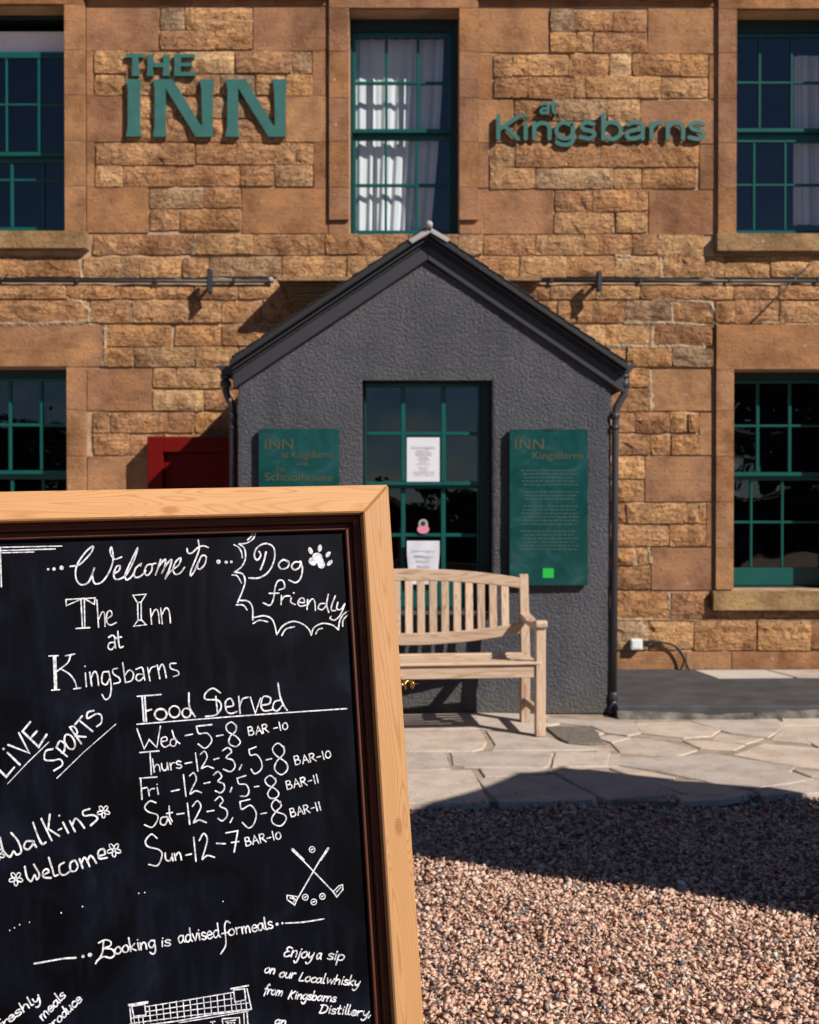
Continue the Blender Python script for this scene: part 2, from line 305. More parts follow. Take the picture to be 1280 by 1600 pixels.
def board_mat():
    m, nt, p = mat('blackboard_paint'); l = nt.links.new; tcn = nd(nt, 'ShaderNodeTexCoord')
    n = nd(nt, 'ShaderNodeTexNoise', Scale=5.0, Detail=8.0, Roughness=.6, Distortion=1.2); l(tcn.outputs['Object'], n.inputs['Vector'])
    c = ramp(nt, [(.42, (.0010, .0012, .0022)), (.58, (.0026, .0032, .0072)), (.72, (.008, .0105, .019))]); l(n.outputs['Fac'], c.inputs[0])
    mpn = nd(nt, 'ShaderNodeMapping'); mpn.inputs['Scale'].default_value = (30, 30, 5); mpn.inputs['Rotation'].default_value = (0, .9, 0); l(tcn.outputs['Object'], mpn.inputs[0])
    n2 = nd(nt, 'ShaderNodeTexNoise', Scale=1.6, Detail=6.0); l(mpn.outputs[0], n2.inputs['Vector'])
    c2 = ramp(nt, [(.5, (0, 0, 0)), (.85, (.006, .007, .011))]); l(n2.outputs['Fac'], c2.inputs[0])
    mx = nd(nt, 'ShaderNodeMixRGB', blend_type='ADD'); mx.inputs['Fac'].default_value = .6; l(c.outputs[0], mx.inputs['Color1']); l(c2.outputs[0], mx.inputs['Color2']); l(mx.outputs[0], p.inputs['Base Color'])
    p.inputs['Roughness'].default_value = .42; p.inputs['Specular IOR Level'].default_value = .06
    return m
M['board'] = board_mat()
def paving_mat():
    m, nt, p = mat('flagstone'); l = nt.links.new; tcn = nd(nt, 'ShaderNodeTexCoord'); oi = nd(nt, 'ShaderNodeObjectInfo')
    c = ramp(nt, [(0, (.50, .415, .345)), (.35, (.56, .465, .385)), (.7, (.46, .395, .345)), (1, (.60, .49, .395))]); l(oi.outputs['Random'], c.inputs[0])
    n = nd(nt, 'ShaderNodeTexNoise', Scale=5.0, Detail=8.0, Roughness=.65); l(tcn.outputs['Object'], n.inputs['Vector'])
    c1 = ramp(nt, [(.32, (.68, .66, .66)), (.55, (1, 1, 1)), (.75, (1.15, 1.1, 1.05))]); l(n.outputs['Fac'], c1.inputs[0])
    m1 = nd(nt, 'ShaderNodeMixRGB', blend_type='MULTIPLY'); m1.inputs['Fac'].default_value = .9; l(c.outputs[0], m1.inputs['Color1']); l(c1.outputs[0], m1.inputs['Color2'])
    n3 = nd(nt, 'ShaderNodeTexNoise', Scale=140.0, Detail=3.0); l(tcn.outputs['Object'], n3.inputs['Vector'])
    c3 = ramp(nt, [(.3, (.7, .7, .7)), (.65, (1.15, 1.15, 1.15))]); l(n3.outputs['Fac'], c3.inputs[0])
    m3 = nd(nt, 'ShaderNodeMixRGB', blend_type='MULTIPLY'); m3.inputs['Fac'].default_value = .8; l(m1.outputs[0], m3.inputs['Color1']); l(c3.outputs[0], m3.inputs['Color2']); l(m3.outputs[0], p.inputs['Base Color'])
    p.inputs['Roughness'].default_value = .85; p.inputs['Specular IOR Level'].default_value = .25
    b = nd(nt, 'ShaderNodeBump', Strength=1.0, Distance=.004); l(n.outputs['Fac'], b.inputs['Height'])
    b2 = nd(nt, 'ShaderNodeBump', Strength=1.0, Distance=.0012); l(n3.outputs['Fac'], b2.inputs['Height']); l(b.outputs[0], b2.inputs['Normal']); l(b2.outputs[0], p.inputs['Normal'])
    return m
M['paving'] = paving_mat()
def gravel_mat():
    m, nt, p = mat('pink_granite_chips'); l = nt.links.new; g = nd(nt, 'ShaderNodeNewGeometry'); tcn = nd(nt, 'ShaderNodeTexCoord')
    c = ramp(nt, [(0, (.61, .375, .265)), (.22, (.65, .445, .33)), (.42, (.50, .285, .21)), (.58, (.72, .50, .38)), (.74, (.38, .20, .165)), (.84, (.68, .56, .47)), (.9, (.30, .21, .18)), (.94, (.12, .125, .15)), (.975, (.30, .09, .035)), (.985, (.68, .64, .60))]); c.color_ramp.interpolation = 'CONSTANT'
    l(g.outputs['Random Per Island'], c.inputs[0])
    n = nd(nt, 'ShaderNodeTexNoise', Scale=160.0, Detail=3.0); l(tcn.outputs['Object'], n.inputs['Vector'])
    c3 = ramp(nt, [(.3, (.75, .74, .73)), (.65, (1.12, 1.12, 1.12))]); l(n.outputs['Fac'], c3.inputs[0])
    m3 = nd(nt, 'ShaderNodeMixRGB', blend_type='MULTIPLY'); m3.inputs['Fac'].default_value = .8; l(c.outputs[0], m3.inputs['Color1']); l(c3.outputs[0], m3.inputs['Color2']); l(m3.outputs[0], p.inputs['Base Color'])
    p.inputs['Roughness'].default_value = .8; p.inputs['Specular IOR Level'].default_value = .3
    return m
M['gravel'] = gravel_mat()
M['ground'] = simple('gravel_ground', (.30, .20, .15), .95, bump=.012, bscale=75, var=.45, vscale=60)

# ------------------------------------------------------------------ the ground
GZ = -.055
me = MB(); me.b.faces.new([me.b.verts.new(v) for v in ((-90, -90, GZ), (90, -90, GZ), (90, 60, GZ), (-90, 60, GZ))])
tag(me.build('ground', M['ground']), kind='structure')
PBX0, PBX1 = -4.5, 5.5
def edge_y(x):  # border between paving and gravel
    return on_z(640, 1256, -.02).y if x < 1.05 else on_z(640, 1256, -.02).y + min(1, (x-1.05)/.75)*.14
bed = MB()
ed = [(x, edge_y(x)+.012*math.sin(x*9)) for x in np.linspace(PBX0, PBX1, 60)]
bed.prism([Vector((x, y, -.060)) for x, y in ed] + [Vector((PBX1, DW-.04, -.060)), Vector((PBX0, DW-.04, -.060))], (0, 0, .051))
patio = tag(bed.build('patio', M['bed']), kind='structure')
def poly_slab(pts, top=0.0, thick=.03, name='flagstone', m='paving', parent=patio, wob=.004):
    # densify edge and jitter it, bevel rim
    P = []
    n = len(pts)
    for i in range(n):
        a, b = Vector(pts[i]), Vector(pts[(i+1) % n]); k = max(1, min(8, int((b-a).length/.09)))
        for q in range(k): P.append(a.lerp(b, q/k))
    c = sum(P, Vector((0, 0)))/len(P)
    area = sum(P[i].x*P[(i+1) % len(P)].y-P[(i+1) % len(P)].x*P[i].y for i in range(len(P)))
    if area < 0: P = P[::-1]
    P = [p + (c-p).normalized()*-.008 + Vector((random.uniform(-wob, wob), random.uniform(-wob, wob))) for p in P]
    tx, ty = random.uniform(-.006, .006), random.uniform(-.006, .006)
    h = lambda p: top + (p.x-c.x)*tx + (p.y-c.y)*ty
    n = len(P); V = []; 
    Pi = [p + (c-p).normalized()*.005 for p in P]
    V += [(p.x, p.y, h(p)) for p in Pi]; V += [(p.x, p.y, h(p)-.004) for p in P]; V += [(p.x, p.y, top-thick) for p in P]
    F = [list(range(n))]
    for i in range(n):
        j = (i+1) % n; F.append([n+i, n+j, j, i]); F.append([2*n+i, 2*n+j, n+j, n+i])
    return pydata(name, V, F, M[m], parent)
z1 = lambda x, y: (620+x/3.765, 1090+y/3.765)
z2 = lambda x, y: (940+x/3.765, 1030+y/3.765)
T1 = [[(-160, 60), (440, 62), (485, 180), (-160, 182)], [(452, 92), (870, 98), (955, 150), (865, 168), (812, 214), (495, 182)],
      [(-160, 190), (482, 190), (524, 262), (500, 298), (440, 312), (-160, 314)], [(532, 192), (820, 224), (900, 235), (1000, 270), (1270, 300), (920, 306), (560, 310), (588, 278)],
      [(-160, 322), (270, 322), (308, 418), (130, 425), (-160, 425)], [(322, 322), (440, 320), (560, 314), (880, 312), (912, 322), (888, 400), (860, 408), (400, 402), (340, 392)],
      [(942, 318), (1252, 322), (1232, 400), (918, 404)], [(-160, 435), (430, 426), (462, 472), (540, 612), (-160, 618)],
      [(488, 416), (860, 414), (895, 430), (840, 452), (530, 464)], [(480, 476), (670, 462), (922, 456), (1158, 572), (1170, 596), (612, 614)],
      [(1262, 335), (1310, 330), (1300, 400), (1245, 398)]]
T2 = [[(-265, 660), (-80, 650), (30, 655), (230, 705), (455, 790), (40, 820), (5, 808)], [(245, 706), (370, 715), (600, 727), (890, 782), (830, 800), (560, 792), (480, 784)],
      [(52, 642), (112, 634), (420, 692), (428, 706), (240, 698)], [(62, 572), (330, 578), (640, 558), (760, 572), (1130, 634), (1098, 662), (1240, 702), (880, 755), (740, 748), (600, 708), (330, 652), (112, 618), (36, 624)],
      [(62, 495), (200, 462), (370, 484), (560, 532), (430, 568), (110, 543)], [(-330, 350), (190, 372), (228, 430), (150, 448), (20, 430), (-60, 392), (-330, 370)],
      [(202, 370), (520, 366), (695, 412), (640, 448), (480, 460), (240, 430)], [(532, 364), (1030, 352), (1058, 400), (978, 456), (770, 432), (662, 404)],
      [(1062, 350), (1500, 350), (1500, 390), (1078, 388)], [(1072, 400), (1300, 404), (1262, 450), (1222, 494), (1002, 470)], [(1290, 404), (1500, 400), (1500, 500), (1240, 492), (1275, 450)],
      [(702, 438), (945, 462), (850, 494), (655, 472)], [(482, 476), (622, 476), (838, 502), (780, 528), (585, 520)], [(784, 560), (960, 496), (1280, 526), (1520, 540), (1520, 652), (1130, 624)],
      [(1122, 646), (1520, 682), (1520, 712), (1240, 690)], [(900, 764), (1100, 742), (1240, 710), (1500, 730), (1500, 770), (1100, 796), (960, 800)],
      [(-30, 460), (80, 448), (170, 462), (60, 488)], [(-200, 405), (-60, 405), (10, 430), (-30, 445), (-150, 452)], [(-30, 540), (30, 520), (52, 548), (20, 620), (-30, 600)],
      [(450, 800), (560, 800), (820, 806), (700, 830), (480, 835)]]
for tr, T in ((z1, T1), (z2, T2)):
    for pl in T:
        poly_slab([on_z(*tr(*q), 0).xy for q in pl], top=random.uniform(-.002, .003))
poly_slab([on_z(*z1(*q), 0).xy for q in [(885, 172), (1150, 176), (1232, 270), (1020, 270), (958, 236)]], top=.0055, name='tarmac_patch', m='tar', wob=.014)
def crazy(x0, x1, y0, y1, sx, sy):   # unseen continuation behind the board and beyond the frame
    y = y0
    while y < y1-.1:
        hh = min(random.uniform(*sy), y1-y); x = x0+random.uniform(-.2, 0)
        while x < x1-.05:
            ww = min(random.uniform(*sx), x1-x); k = .03
            poly_slab([(x+.012+random.uniform(0, k), y+.012), (x+ww-.012, y+.012+random.uniform(0, k)), (x+ww-.012-random.uniform(0, k), y+hh-.012), (x+.012, y+hh-.012-random.uniform(0, k))])
            x += ww
        y += hh
xa = on_z(575, 1150, 0).x
crazy(-3.2, on_z(580, 1190, 0).x-.02, edge_y(0)+.03, DP-.02, (.4, .75), (.3, .5))
crazy(-3.2, QX(370)-.12, DP-.02, DW-.1, (.4, .75), (.3, .5))
crazy(on_z(1345, 1200, 0).x+.04, 4.4, edge_y(3)+.03, 7.45, (.4, .75), (.3, .5))

# raised slab beside the porch
yb0 = on_z(1100, 1102, .075).y; yb1 = DW-.003
xs0 = QX(958)+.005
b = MB(); b.box(xs0, 5.0, yb0, yb1, -.05, .070, .006)
ap = tag(b.build('raised_slab', M['slabdark']), kind='structure')
b = MB(); nn = 160; prev = None
for i in range(nn+1):
    x = xs0+(5-xs0)*i/nn; N_ = lambda k, f: mnoise.noise(Vector((x*f, k, .5)))
    hgt = .030+.022*N_(2, 3)+.008*N_(4, 14); out_ = .018+.016*N_(7, 4)+.006*N_(9, 17)
    cur = [b.b.verts.new(v) for v in ((x, yb0+.004, hgt), (x, yb0-out_*.35, hgt-.004+.004*N_(3, 20)), (x, yb0-out_, .012+.006*N_(5, 11)), (x, yb0-out_-.012, -.012))]
    if prev:
        for k in range(3): b.b.faces.new((prev[k], prev[k+1], cur[k+1], cur[k]))
    prev = cur
b.build('mortar_skirt', M['dirt'], ap)
def gpoly(name, pts, z, m, parent): 
    V = [(*on_z(*p, z).xy, z) for p in pts]; n = len(V); V2 = [(v[0], v[1], z-.03) for v in V]
    F = [list(range(n))[::-1]]+[[i, (i+1) % n, n+(i+1) % n, n+i] for i in range(n)]
    return pydata(name, V+V2, F, M[m], parent)
zz = .074
gpoly('pale_slab', [(1086, 1047), (1122, 1059.5), (1240, 1058.5), (1196, 1046.5)], zz, 'pale', ap)
gpoly('grey_slab', [(1200, 1046.5), (1246, 1058.5), (1400, 1058.5), (1360, 1046)], zz, 'paving', ap)

# ------------------------------------------------------------------ gravel chips
def chips():
    N = 92000
    # base convex chip shapes
    shapes = []
    for k in range(14):
        b = bmesh.new()
        for i in range(8):
            v = Vector((random.gauss(0, 1), random.gauss(0, 1), random.gauss(0, 1))).normalized()
            b.verts.new((v.x*random.uniform(.75, 1.15), v.y*random.uniform(.6, .95), v.z*random.uniform(.30, .55)))
        r = bmesh.ops.convex_hull(b, input=b.verts[:])
        bmesh.ops.delete(b, geom=[v for v in b.verts if not v.link_faces], context='VERTS')
        bmesh.ops.triangulate(b, faces=b.faces[:]); b.verts.index_update()
        shapes.append((np.array([v.co[:] for v in b.verts]), np.array([[q.index for q in f.verts] for f in b.faces]))); b.free()
    x = rng.uniform(-1.15, 2.75, N); y = 2.35+ (rng.uniform(0, 1, N)**1.0)*(5.75-2.35)
    ey = np.array([edge_y(q) for q in x]) + .035*np.sin(x*14)+.02*np.sin(x*37)+rng.uniform(-.03, .03, N)
    keep = y < ey; 
    stray = rng.uniform(0, 1, N) < .035
    keep |= stray & (y < ey+.10); keep |= (rng.uniform(0, 1, N) < .004) & (y < ey+.5)
    keep &= ~((y < 3.0) & (x < -.35)) 
    x, y = x[keep], y[keep]; N = len(x)
    VV = []; FF = []; base = 0
    size = rng.lognormal(math.log(.0100), .34, N).clip(.0048, .022)
    und = .008*np.sin(x*5+1)*np.cos(y*4)+.006*np.sin(x*11+y*7)
    z = GZ+.016+rng.uniform(0, .020, N)+und; z = np.where(y > ey[keep]-.01, np.maximum(z, -.004), z)
    ang = rng.uniform(0, 2*math.pi, (N, 3)); ang[:, 1:] = rng.normal(0, .55, (N, 2))
    idx = rng.integers(0, len(shapes), N)
    for k, (sv, sf) in enumerate(shapes):
        I = np.nonzero(idx == k)[0]; n = len(I)
        a, bb, c = ang[I, 0], ang[I, 1], ang[I, 2]
        Rz = np.zeros((n, 3, 3)); Rz[:, 0, 0] = np.cos(a); Rz[:, 0, 1] = -np.sin(a); Rz[:, 1, 0] = np.sin(a); Rz[:, 1, 1] = np.cos(a); Rz[:, 2, 2] = 1
        Rx = np.zeros((n, 3, 3)); Rx[:, 1, 1] = np.cos(bb); Rx[:, 1, 2] = -np.sin(bb); Rx[:, 2, 1] = np.sin(bb); Rx[:, 2, 2] = np.cos(bb); Rx[:, 0, 0] = 1
        Ry = np.zeros((n, 3, 3)); Ry[:, 0, 0] = np.cos(c); Ry[:, 0, 2] = np.sin(c); Ry[:, 2, 0] = -np.sin(c); Ry[:, 2, 2] = np.cos(c); Ry[:, 1, 1] = 1
        Mx = Rz @ Rx @ Ry
        P = np.einsum('nij,vj->nvi', Mx, sv)*size[I][:, None, None] + np.stack([x[I], y[I], z[I]], 1)[:, None, :]
        F = sf[None]+(np.arange(n)*len(sv))[:, None, None]+base
        VV.append(P.reshape(-1, 3)); FF.append(F.reshape(-1, 3)); base += n*len(sv)
    V = np.concatenate(VV).astype(np.float32); F = np.concatenate(FF).astype(np.int32)
    m = bpy.data.meshes.new('gravel'); m.vertices.add(len(V)); m.vertices.foreach_set('co', V.ravel())
    m.loops.add(F.size); m.loops.foreach_set('vertex_index', F.ravel()); m.polygons.add(len(F))
    m.polygons.foreach_set('loop_start', np.arange(0, F.size, 3, dtype=np.int32)); m.update(calc_edges=True)
    o = link('gravel', m, M['gravel']); tag(o, 'pink and buff granite chippings covering the forecourt', 'gravel', kind='stuff')
chips()

# ------------------------------------------------------------------ the inn: backing wall with openings
inn = empty('stone_inn', (0, DW, 0), 'two storey tan sandstone inn with green sash windows behind the porch', 'building')
UP = dict(y0=17, y1=365); 
WIN = {  # name: x0,x1,y0,y1 photo measures on the wall face
 'ul': (-66, 104, 9, 363), 'um': (546, 717, 15, 366), 'ur': (1148, 1318, 16, 367),
 'll': (-64, 106, 574, 921), 'lr': (1145, 1316, 578, 921)}
holes = [(WX(a), WX(b), WZ(d), WZ(c)) for a, b, c, d in WIN.values()]
def backing():
    X0, X1, Z0, Z1 = -7.0, 8.0, -.05, 5.9
    xs = sorted({X0, X1, *[h[0] for h in holes], *[h[1] for h in holes]}); zs = sorted({Z0, Z1, *[h[2] for h in holes], *[h[3] for h in holes]})
    V = []; F = []; y = DW+.006
    def q(a, b, c, d): n = len(V); V.extend([a, b, c, d]); F.append([n, n+1, n+2, n+3])
    for i in range(len(xs)-1):
        for j in range(len(zs)-1):
            cx, cz = (xs[i]+xs[i+1])/2, (zs[j]+zs[j+1])/2
            if any(h[0] < cx < h[1] and h[2] < cz < h[3] for h in holes): continue
            nx = max(1, int((xs[i+1]-xs[i])/.045)); nz2 = max(1, int((zs[j+1]-zs[j])/.045)); o_ = len(V)
            for b_ in range(nz2+1):
                for a_ in range(nx+1):
                    px_ = xs[i]+(xs[i+1]-xs[i])*a_/nx; pz_ = zs[j]+(zs[j+1]-zs[j])*b_/nz2; ed_ = a_ in (0, nx) or b_ in (0, nz2)
                    V.append((px_, y if ed_ else DW+.008+.016*mnoise.noise(Vector((px_*6, pz_*9, 3))), pz_))
            for b_ in range(nz2):
                for a_ in range(nx): k_ = o_+b_*(nx+1)+a_; F.append([k_, k_+1, k_+nx+2, k_+nx+1])
    for x0, x1, za, zb in holes:
        t = DW+.32
        q((x0, y, za), (x0, t, za), (x0, t, zb), (x0, y, zb)); q((x1, y, za), (x1, y, zb), (x1, t, zb), (x1, t, za))
        q((x0, y, zb), (x0, t, zb), (x1, t, zb), (x1, y, zb)); q((x0, y, za), (x1, y, za), (x1, t, za), (x0, t, za))
    return pydata('mortar_wall', V, F, M['mortar'], inn)
backing()
# dim rooms behind the windows, roof over
def shell(name, x0, x1, y0, y1, z0, z1, parent, m):
    V = [(x, y, z) for x in (x0, x1) for y in (y0, y1) for z in (z0, z1)]
    F = [[2, 3, 7, 6], [0, 1, 3, 2], [4, 6, 7, 5], [0, 2, 6, 4], [1, 5, 7, 3]]
    return pydata(name, V, F, M[m], parent)
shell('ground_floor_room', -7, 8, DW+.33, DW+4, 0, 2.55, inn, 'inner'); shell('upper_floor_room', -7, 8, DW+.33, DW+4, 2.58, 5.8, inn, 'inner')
b = MB(); b.prism([Vector((-7.3, DW-.35, 5.78)), Vector((-7.3, DW+4.5, 5.78)), Vector((-7.3, DW+2.2, 7.2))], (15.6, 0, 0)); b.build('roof', M['slate'], inn)

# ------------------------------------------------------------------ stones
def stone(px0, px1, py0, py1, rough=True, proud=None, name=None, gap=None, mat_=None):
    g = (random.choice((.0025, .0035, .005)) if rough else .0026) if gap is None else gap
    x0, x1, zb, zt = WX(px0)+g, WX(px1)-g, WZ(py1)+g, WZ(py0)-g
    if x1-x0 < .02 or zt-zb < .02: return
    w_, h_ = x1-x0, zt-zb
    pr = (random.uniform(.003, .019) if rough else random.uniform(.003, .006)) if proud is None else proud
    nx = max(3, min(10, int(w_/.045))) if rough else 2; nz_ = max(3, min(5, int(h_/.04))) if rough else 2
    seed = random.uniform(0, 999); V = []; F = []
    ct = [random.uniform(-.006, .006) for _ in range(8)] if rough else [0]*8
    def jit(u, v):
        # outline wobble, rounded corners
        x = x0+w_*u + (ct[0]*(1-v)+ct[1]*v)*(1-u)+(ct[2]*(1-v)+ct[3]*v)*u*.6; z = zb+h_*v + (ct[4]*(1-u)+ct[5]*u)*(1-v)*.7+(ct[6]*(1-u)+ct[7]*u)*v*.7
        if rough:
            e = .007
            x += e*mnoise.noise(Vector((seed, v*h_*14, u*3))); z += e*.8*mnoise.noise(Vector((u*w_*14, seed, v*3)))
            cu, cv = abs(u-.5)*2, abs(v-.5)*2
            if cu > .97 and cv > .97: x += (-1 if u > .5 else 1)*random.uniform(.001, .008); z += (-1 if v > .5 else 1)*random.uniform(.001, .006)
        return x, z
    for j in range(nz_+1):
        for i in range(nx+1):
            u, v = i/nx, j/nz_
            edge = i in (0, nx) or j in (0, nz_)
            x, z = jit(u, v)
            if not edge and rough: x += random.uniform(-.3, .3)*w_/nx; z += random.uniform(-.3, .3)*h_/nz_
            d = pr
            if rough:
                nn_ = mnoise.noise(Vector((x*9+seed, z*16, 1))) + .6*mnoise.noise(Vector((x*24, z*38+seed, 4)))
                d = pr + (.017*nn_ + .010 if not edge else .004*nn_)
            V.append((x, DW-d, z))
    W = nx+1
    for j in range(nz_):
        for i in range(nx):
            a = j*W+i
            if random.random() < .5: F += [[a, a+1, a+W+1], [a, a+W+1, a+W]]
            else: F += [[a, a+1, a+W], [a+1, a+W+1, a+W]]
    # bevel ring then sides
    border = [i for i in range(W)]+[j*W+nx for j in range(1, nz_+1)]+[nz_*W+i for i in range(nx-1, -1, -1)]+[j*W for j in range(nz_-1, 0, -1)]
    cx, cz = (x0+x1)/2, (zb+zt)/2
    bv = .004 if rough else .0018
    r1 = len(V)
    for k in border:
        x, y, z = V[k]; V.append((x+(bv if x > cx else -bv)*min(1, abs(x-cx)/(w_*.4)), y+bv*1.2, z+(bv if z > cz else -bv)*min(1, abs(z-cz)/(h_*.4))))
    n = len(border)
    r2 = len(V)
    for k in range(n): x, y, z = V[r1+k]; V.append((x, DW+.02, z))
    for k in range(n):
        q = (k+1) % n
        F.append([border[k], r1+k, r1+q, border[q]]); F.append([r1+k, r2+k, r2+q, r1+q])
    return pydata(name or ('rubble_stone' if rough else 'ashlar_block'), V, F, M[mat_ or ('rubble' if rough else 'ashlar')], inn)
def row(y0, y1, *xs, rough=True):
    for a, c in zip(xs[::2], xs[1::2]): stone(a, c, y0+random.uniform(-1, 1) if rough else y0, y1+random.uniform(-1, 1) if rough else y1, rough)
def blk(*r): 
    for a in r: stone(*a, rough=False)
def fill(y0, y1, x0, x1, lo=45, hi=95):
    x = x0
    while x < x1-8:
        e = min(x1, x+random.uniform(lo, hi)); e = x1 if x1-e < 28 else e
        stone(x, e, y0+random.uniform(-1.5, 1.5), y1+random.uniform(-1.5, 1.5)); x = e
def fill_ash(y0, y1, x0, x1): stone(x0, x1, y0, y1, False)
# zone between left upper window and centre window
blk((137, 250, 11, 80), (397, 512, 11, 80), (137, 148, 80, 150), (489, 512, 80, 150), (137, 198, 150, 222), (447, 512, 150, 222), (137, 150, 222, 292), (491, 512, 222, 294), (137, 233, 292, 364), (379, 512, 294, 365))
row(12, 48, 251, 291, 291, 396); row(48, 79, 251, 338, 338, 396)
row(81, 116, 149, 199, 199, 281, 281, 369, 369, 458, 458, 488); row(117, 150, 149, 196, 196, 292, 292, 345, 345, 400, 400, 446, 446, 488)
row(151, 186, 200, 246, 246, 330, 330, 400, 400, 446); row(187, 222, 200, 262, 262, 352, 352, 446)
row(224, 258, 152, 306, 306, 370, 370, 463, 463, 490); row(259, 292, 151, 193, 193, 276, 276, 376, 376, 430, 430, 489)
row(294, 326, 235, 319, 319, 378); row(327, 361, 235, 283, 283, 378)
row(366, 399, 146, 184, 184, 304, 304, 397, 397, 508, 508, 560, 560, 640); row(401, 434, -30, 40, 40, 127, 131, 218, 218, 286, 286, 327, 327, 441, 441, 543, 543, 640)
# right of the centre window
blk((747, 857, 13, 82), (1011, 1115, 13, 84), (747, 769, 84, 155), (1106, 1115, 86, 155), (747, 801, 155, 223), (1000, 1115, 157, 225), (747, 763, 223, 294), (1092, 1115, 226, 296), (1013, 1115, 297, 367))
stone(718, 864, 296, 366, False); blk((718, 747, 346, 352))
row(16, 50, 858, 896, 896, 956, 956, 1010); row(51, 82, 858, 900, 900, 926, 926, 1010)
row(85, 120, 771, 799, 799, 888, 888, 950, 950, 985, 985, 1060, 1060, 1105); row(121, 154, 771, 824, 824, 895, 895, 914, 914, 1031, 1031, 1105)
row(156, 190, 803, 862, 862, 947, 947, 999); row(190, 223, 803, 870, 870, 930, 930, 999)
row(225, 262, 764, 805, 805, 886, 886, 937, 937, 1032, 1032, 1091); row(263, 295, 764, 837, 837, 957, 957, 1001, 1001, 1088)
row(297, 331, 865, 926, 926, 1011); row(332, 365, 865, 960, 960, 1011)
row(367, 399, 640, 715, 715, 754, 754, 836, 836, 912, 912, 986, 986, 1026, 1026, 1100); row(401, 434, 640, 746, 746, 811, 811, 885, 885, 960, 960, 1034, 1034, 1131, 1131, 1202, 1202, 1290)
# band under the pipe
row(446, 468, -20, 104, 104, 181, 181, 244, 244, 304, 304, 372, 372, 450, 450, 540, 540, 640, 640, 720, 720, 790, 790, 860, 860, 930, 930, 999, 999, 1092, 1092, 1144, 1144, 1216, 1216, 1290)
row(470, 505, -20, 137, 141, 205, 209, 302, 302, 346, 346, 410, 410, 500, 500, 600, 600, 700, 700, 790, 790, 870, 870, 976, 976, 1048, 1048, 1116, 1116, 1147, 1147, 1217, 1217, 1290)
stone(-110, 161, 508, 573, False, name='lintel_stone')
row(508, 541, 166, 269, 273, 348, 348, 420, 420, 520, 520, 600, 600, 700, 700, 790, 790, 870, 870, 944, 944, 1016, 1020, 1114)
row(543, 574, 163, 210, 210, 306, 306, 372, 372, 450, 450, 540, 540, 640, 640, 730, 730, 820, 820, 900, 900, 978, 978, 1049, 1049, 1114)
blk((137, 239, 576, 642)); row(576, 607, 240, 276, 276, 346, 346, 400); row(609, 642, 240, 319, 319, 400)
row(645, 677, 146, 173, 173, 261, 261, 303, 303, 400); row(679, 711, 146, 202, 202, 260, 260, 330, 330, 400); blk((137, 262, 713, 776))
row(778, 812, 150, 240, 240, 330, 330, 400); row(814, 850, 150, 210, 210, 300, 300, 400); blk((137, 262, 852, 921)); row(852, 921, 262, 400)
row(926, 967, -110, 0, 0, 90, 90, 180, 180, 270, 270, 400); row(970, 1016, -110, -20, -20, 80, 80, 190, 190, 290, 290, 400)
row(1018, 1062, -110, 60, 60, 230, 230, 400, rough=False)
blk((1019, 1113, 577, 642)); row(577, 607, 900, 1015); row(608, 642, 900, 1015)
row(645, 677, 900, 992, 992, 1046, 1046, 1073, 1073, 1092); blk((1093, 1114, 645, 711)); row(679, 711, 900, 1016, 1016, 1048, 1048, 1092)
row(713, 748, 900, 1007); row(750, 784, 900, 1007); blk((1008, 1114, 713, 784))
row(787, 818, 900, 979, 979, 1074, 1074, 1090, 1090, 1104); row(820, 854, 900, 1046, 1046, 1104); blk((1104, 1114, 786, 854), (1018, 1114, 856, 922))
row(856, 884, 900, 990, 990, 1017); row(886, 921, 900, 1017)
row(925, 967, 900, 1045, 1048, 1110, 1110, 1190, 1190, 1290); row(970, 1016, 900, 1014, 1014, 1085, 1085, 1182, 1184, 1267, 1267, 1350)
row(1018, 1062, 900, 1072, 1073, 1143, 1144, 1300, 1300, 1400, rough=False)
# under the left sill row continues, behind-the-frame stone
row(366, 399, -110, -98); row(925, 967, 1290, 1400)
for yy0, yy1 in ((12, 80), (82, 150), (152, 222), (224, 292), (294, 365)):
    pass
# margins round the windows (raised dressed bands)
PR = .034
def margins(x0, x1, y0, y1, cuts, wl, wr):
    ys = [y0]+cuts+[y1]
    for a, c in zip(ys, ys[1:]):
        stone(x0-wl, x0, a, c, False, PR, 'margin_stone', .0028); stone(x1, x1+wr, a, c, False, PR, 'margin_stone', .0028)
margins(-66, 104, 9, 363, [80, 150, 222, 292], 32, 32)
margins(546, 717, 15, 345, [82, 155, 223, 294], 31, 30)
margins(1148, 1318, 16, 367, [85, 156, 225, 295], 29, 30)
margins(-64, 106, 574, 921, [641, 713, 785, 856], 30, 30)
margins(1145, 1316, 578, 921, [642, 713, 785, 856], 28, 28)
stone(718, 747, 352, 366, False); stone(514, 546, 346, 366, False)
for a, c, y0, y1 in ((-98, 136, -44, 9), (515, 747, -40, 15), (1119, 1348, -40, 16)): stone(a, c, y0, y1, False, PR, 'lintel_stone', .0028)
stone(1117, 1345, 508, 578, False, .036, 'lintel_stone', .0028)
stone(-95, 136, 546, 573.5, False, .030, 'lintel_stone', .0028)
# projecting course at the top of the picture
row(-38, 9, 137, 300, 300, 430, 430, 513, rough=False); row(-38, 10, 748, 860, 860, 1000, 1000, 1117, rough=False)
for a, c in ((138, 320), (320, 512), (749, 940), (940, 1116)): stone(a, c, -26, 1, False, .055, 'ashlar_block')
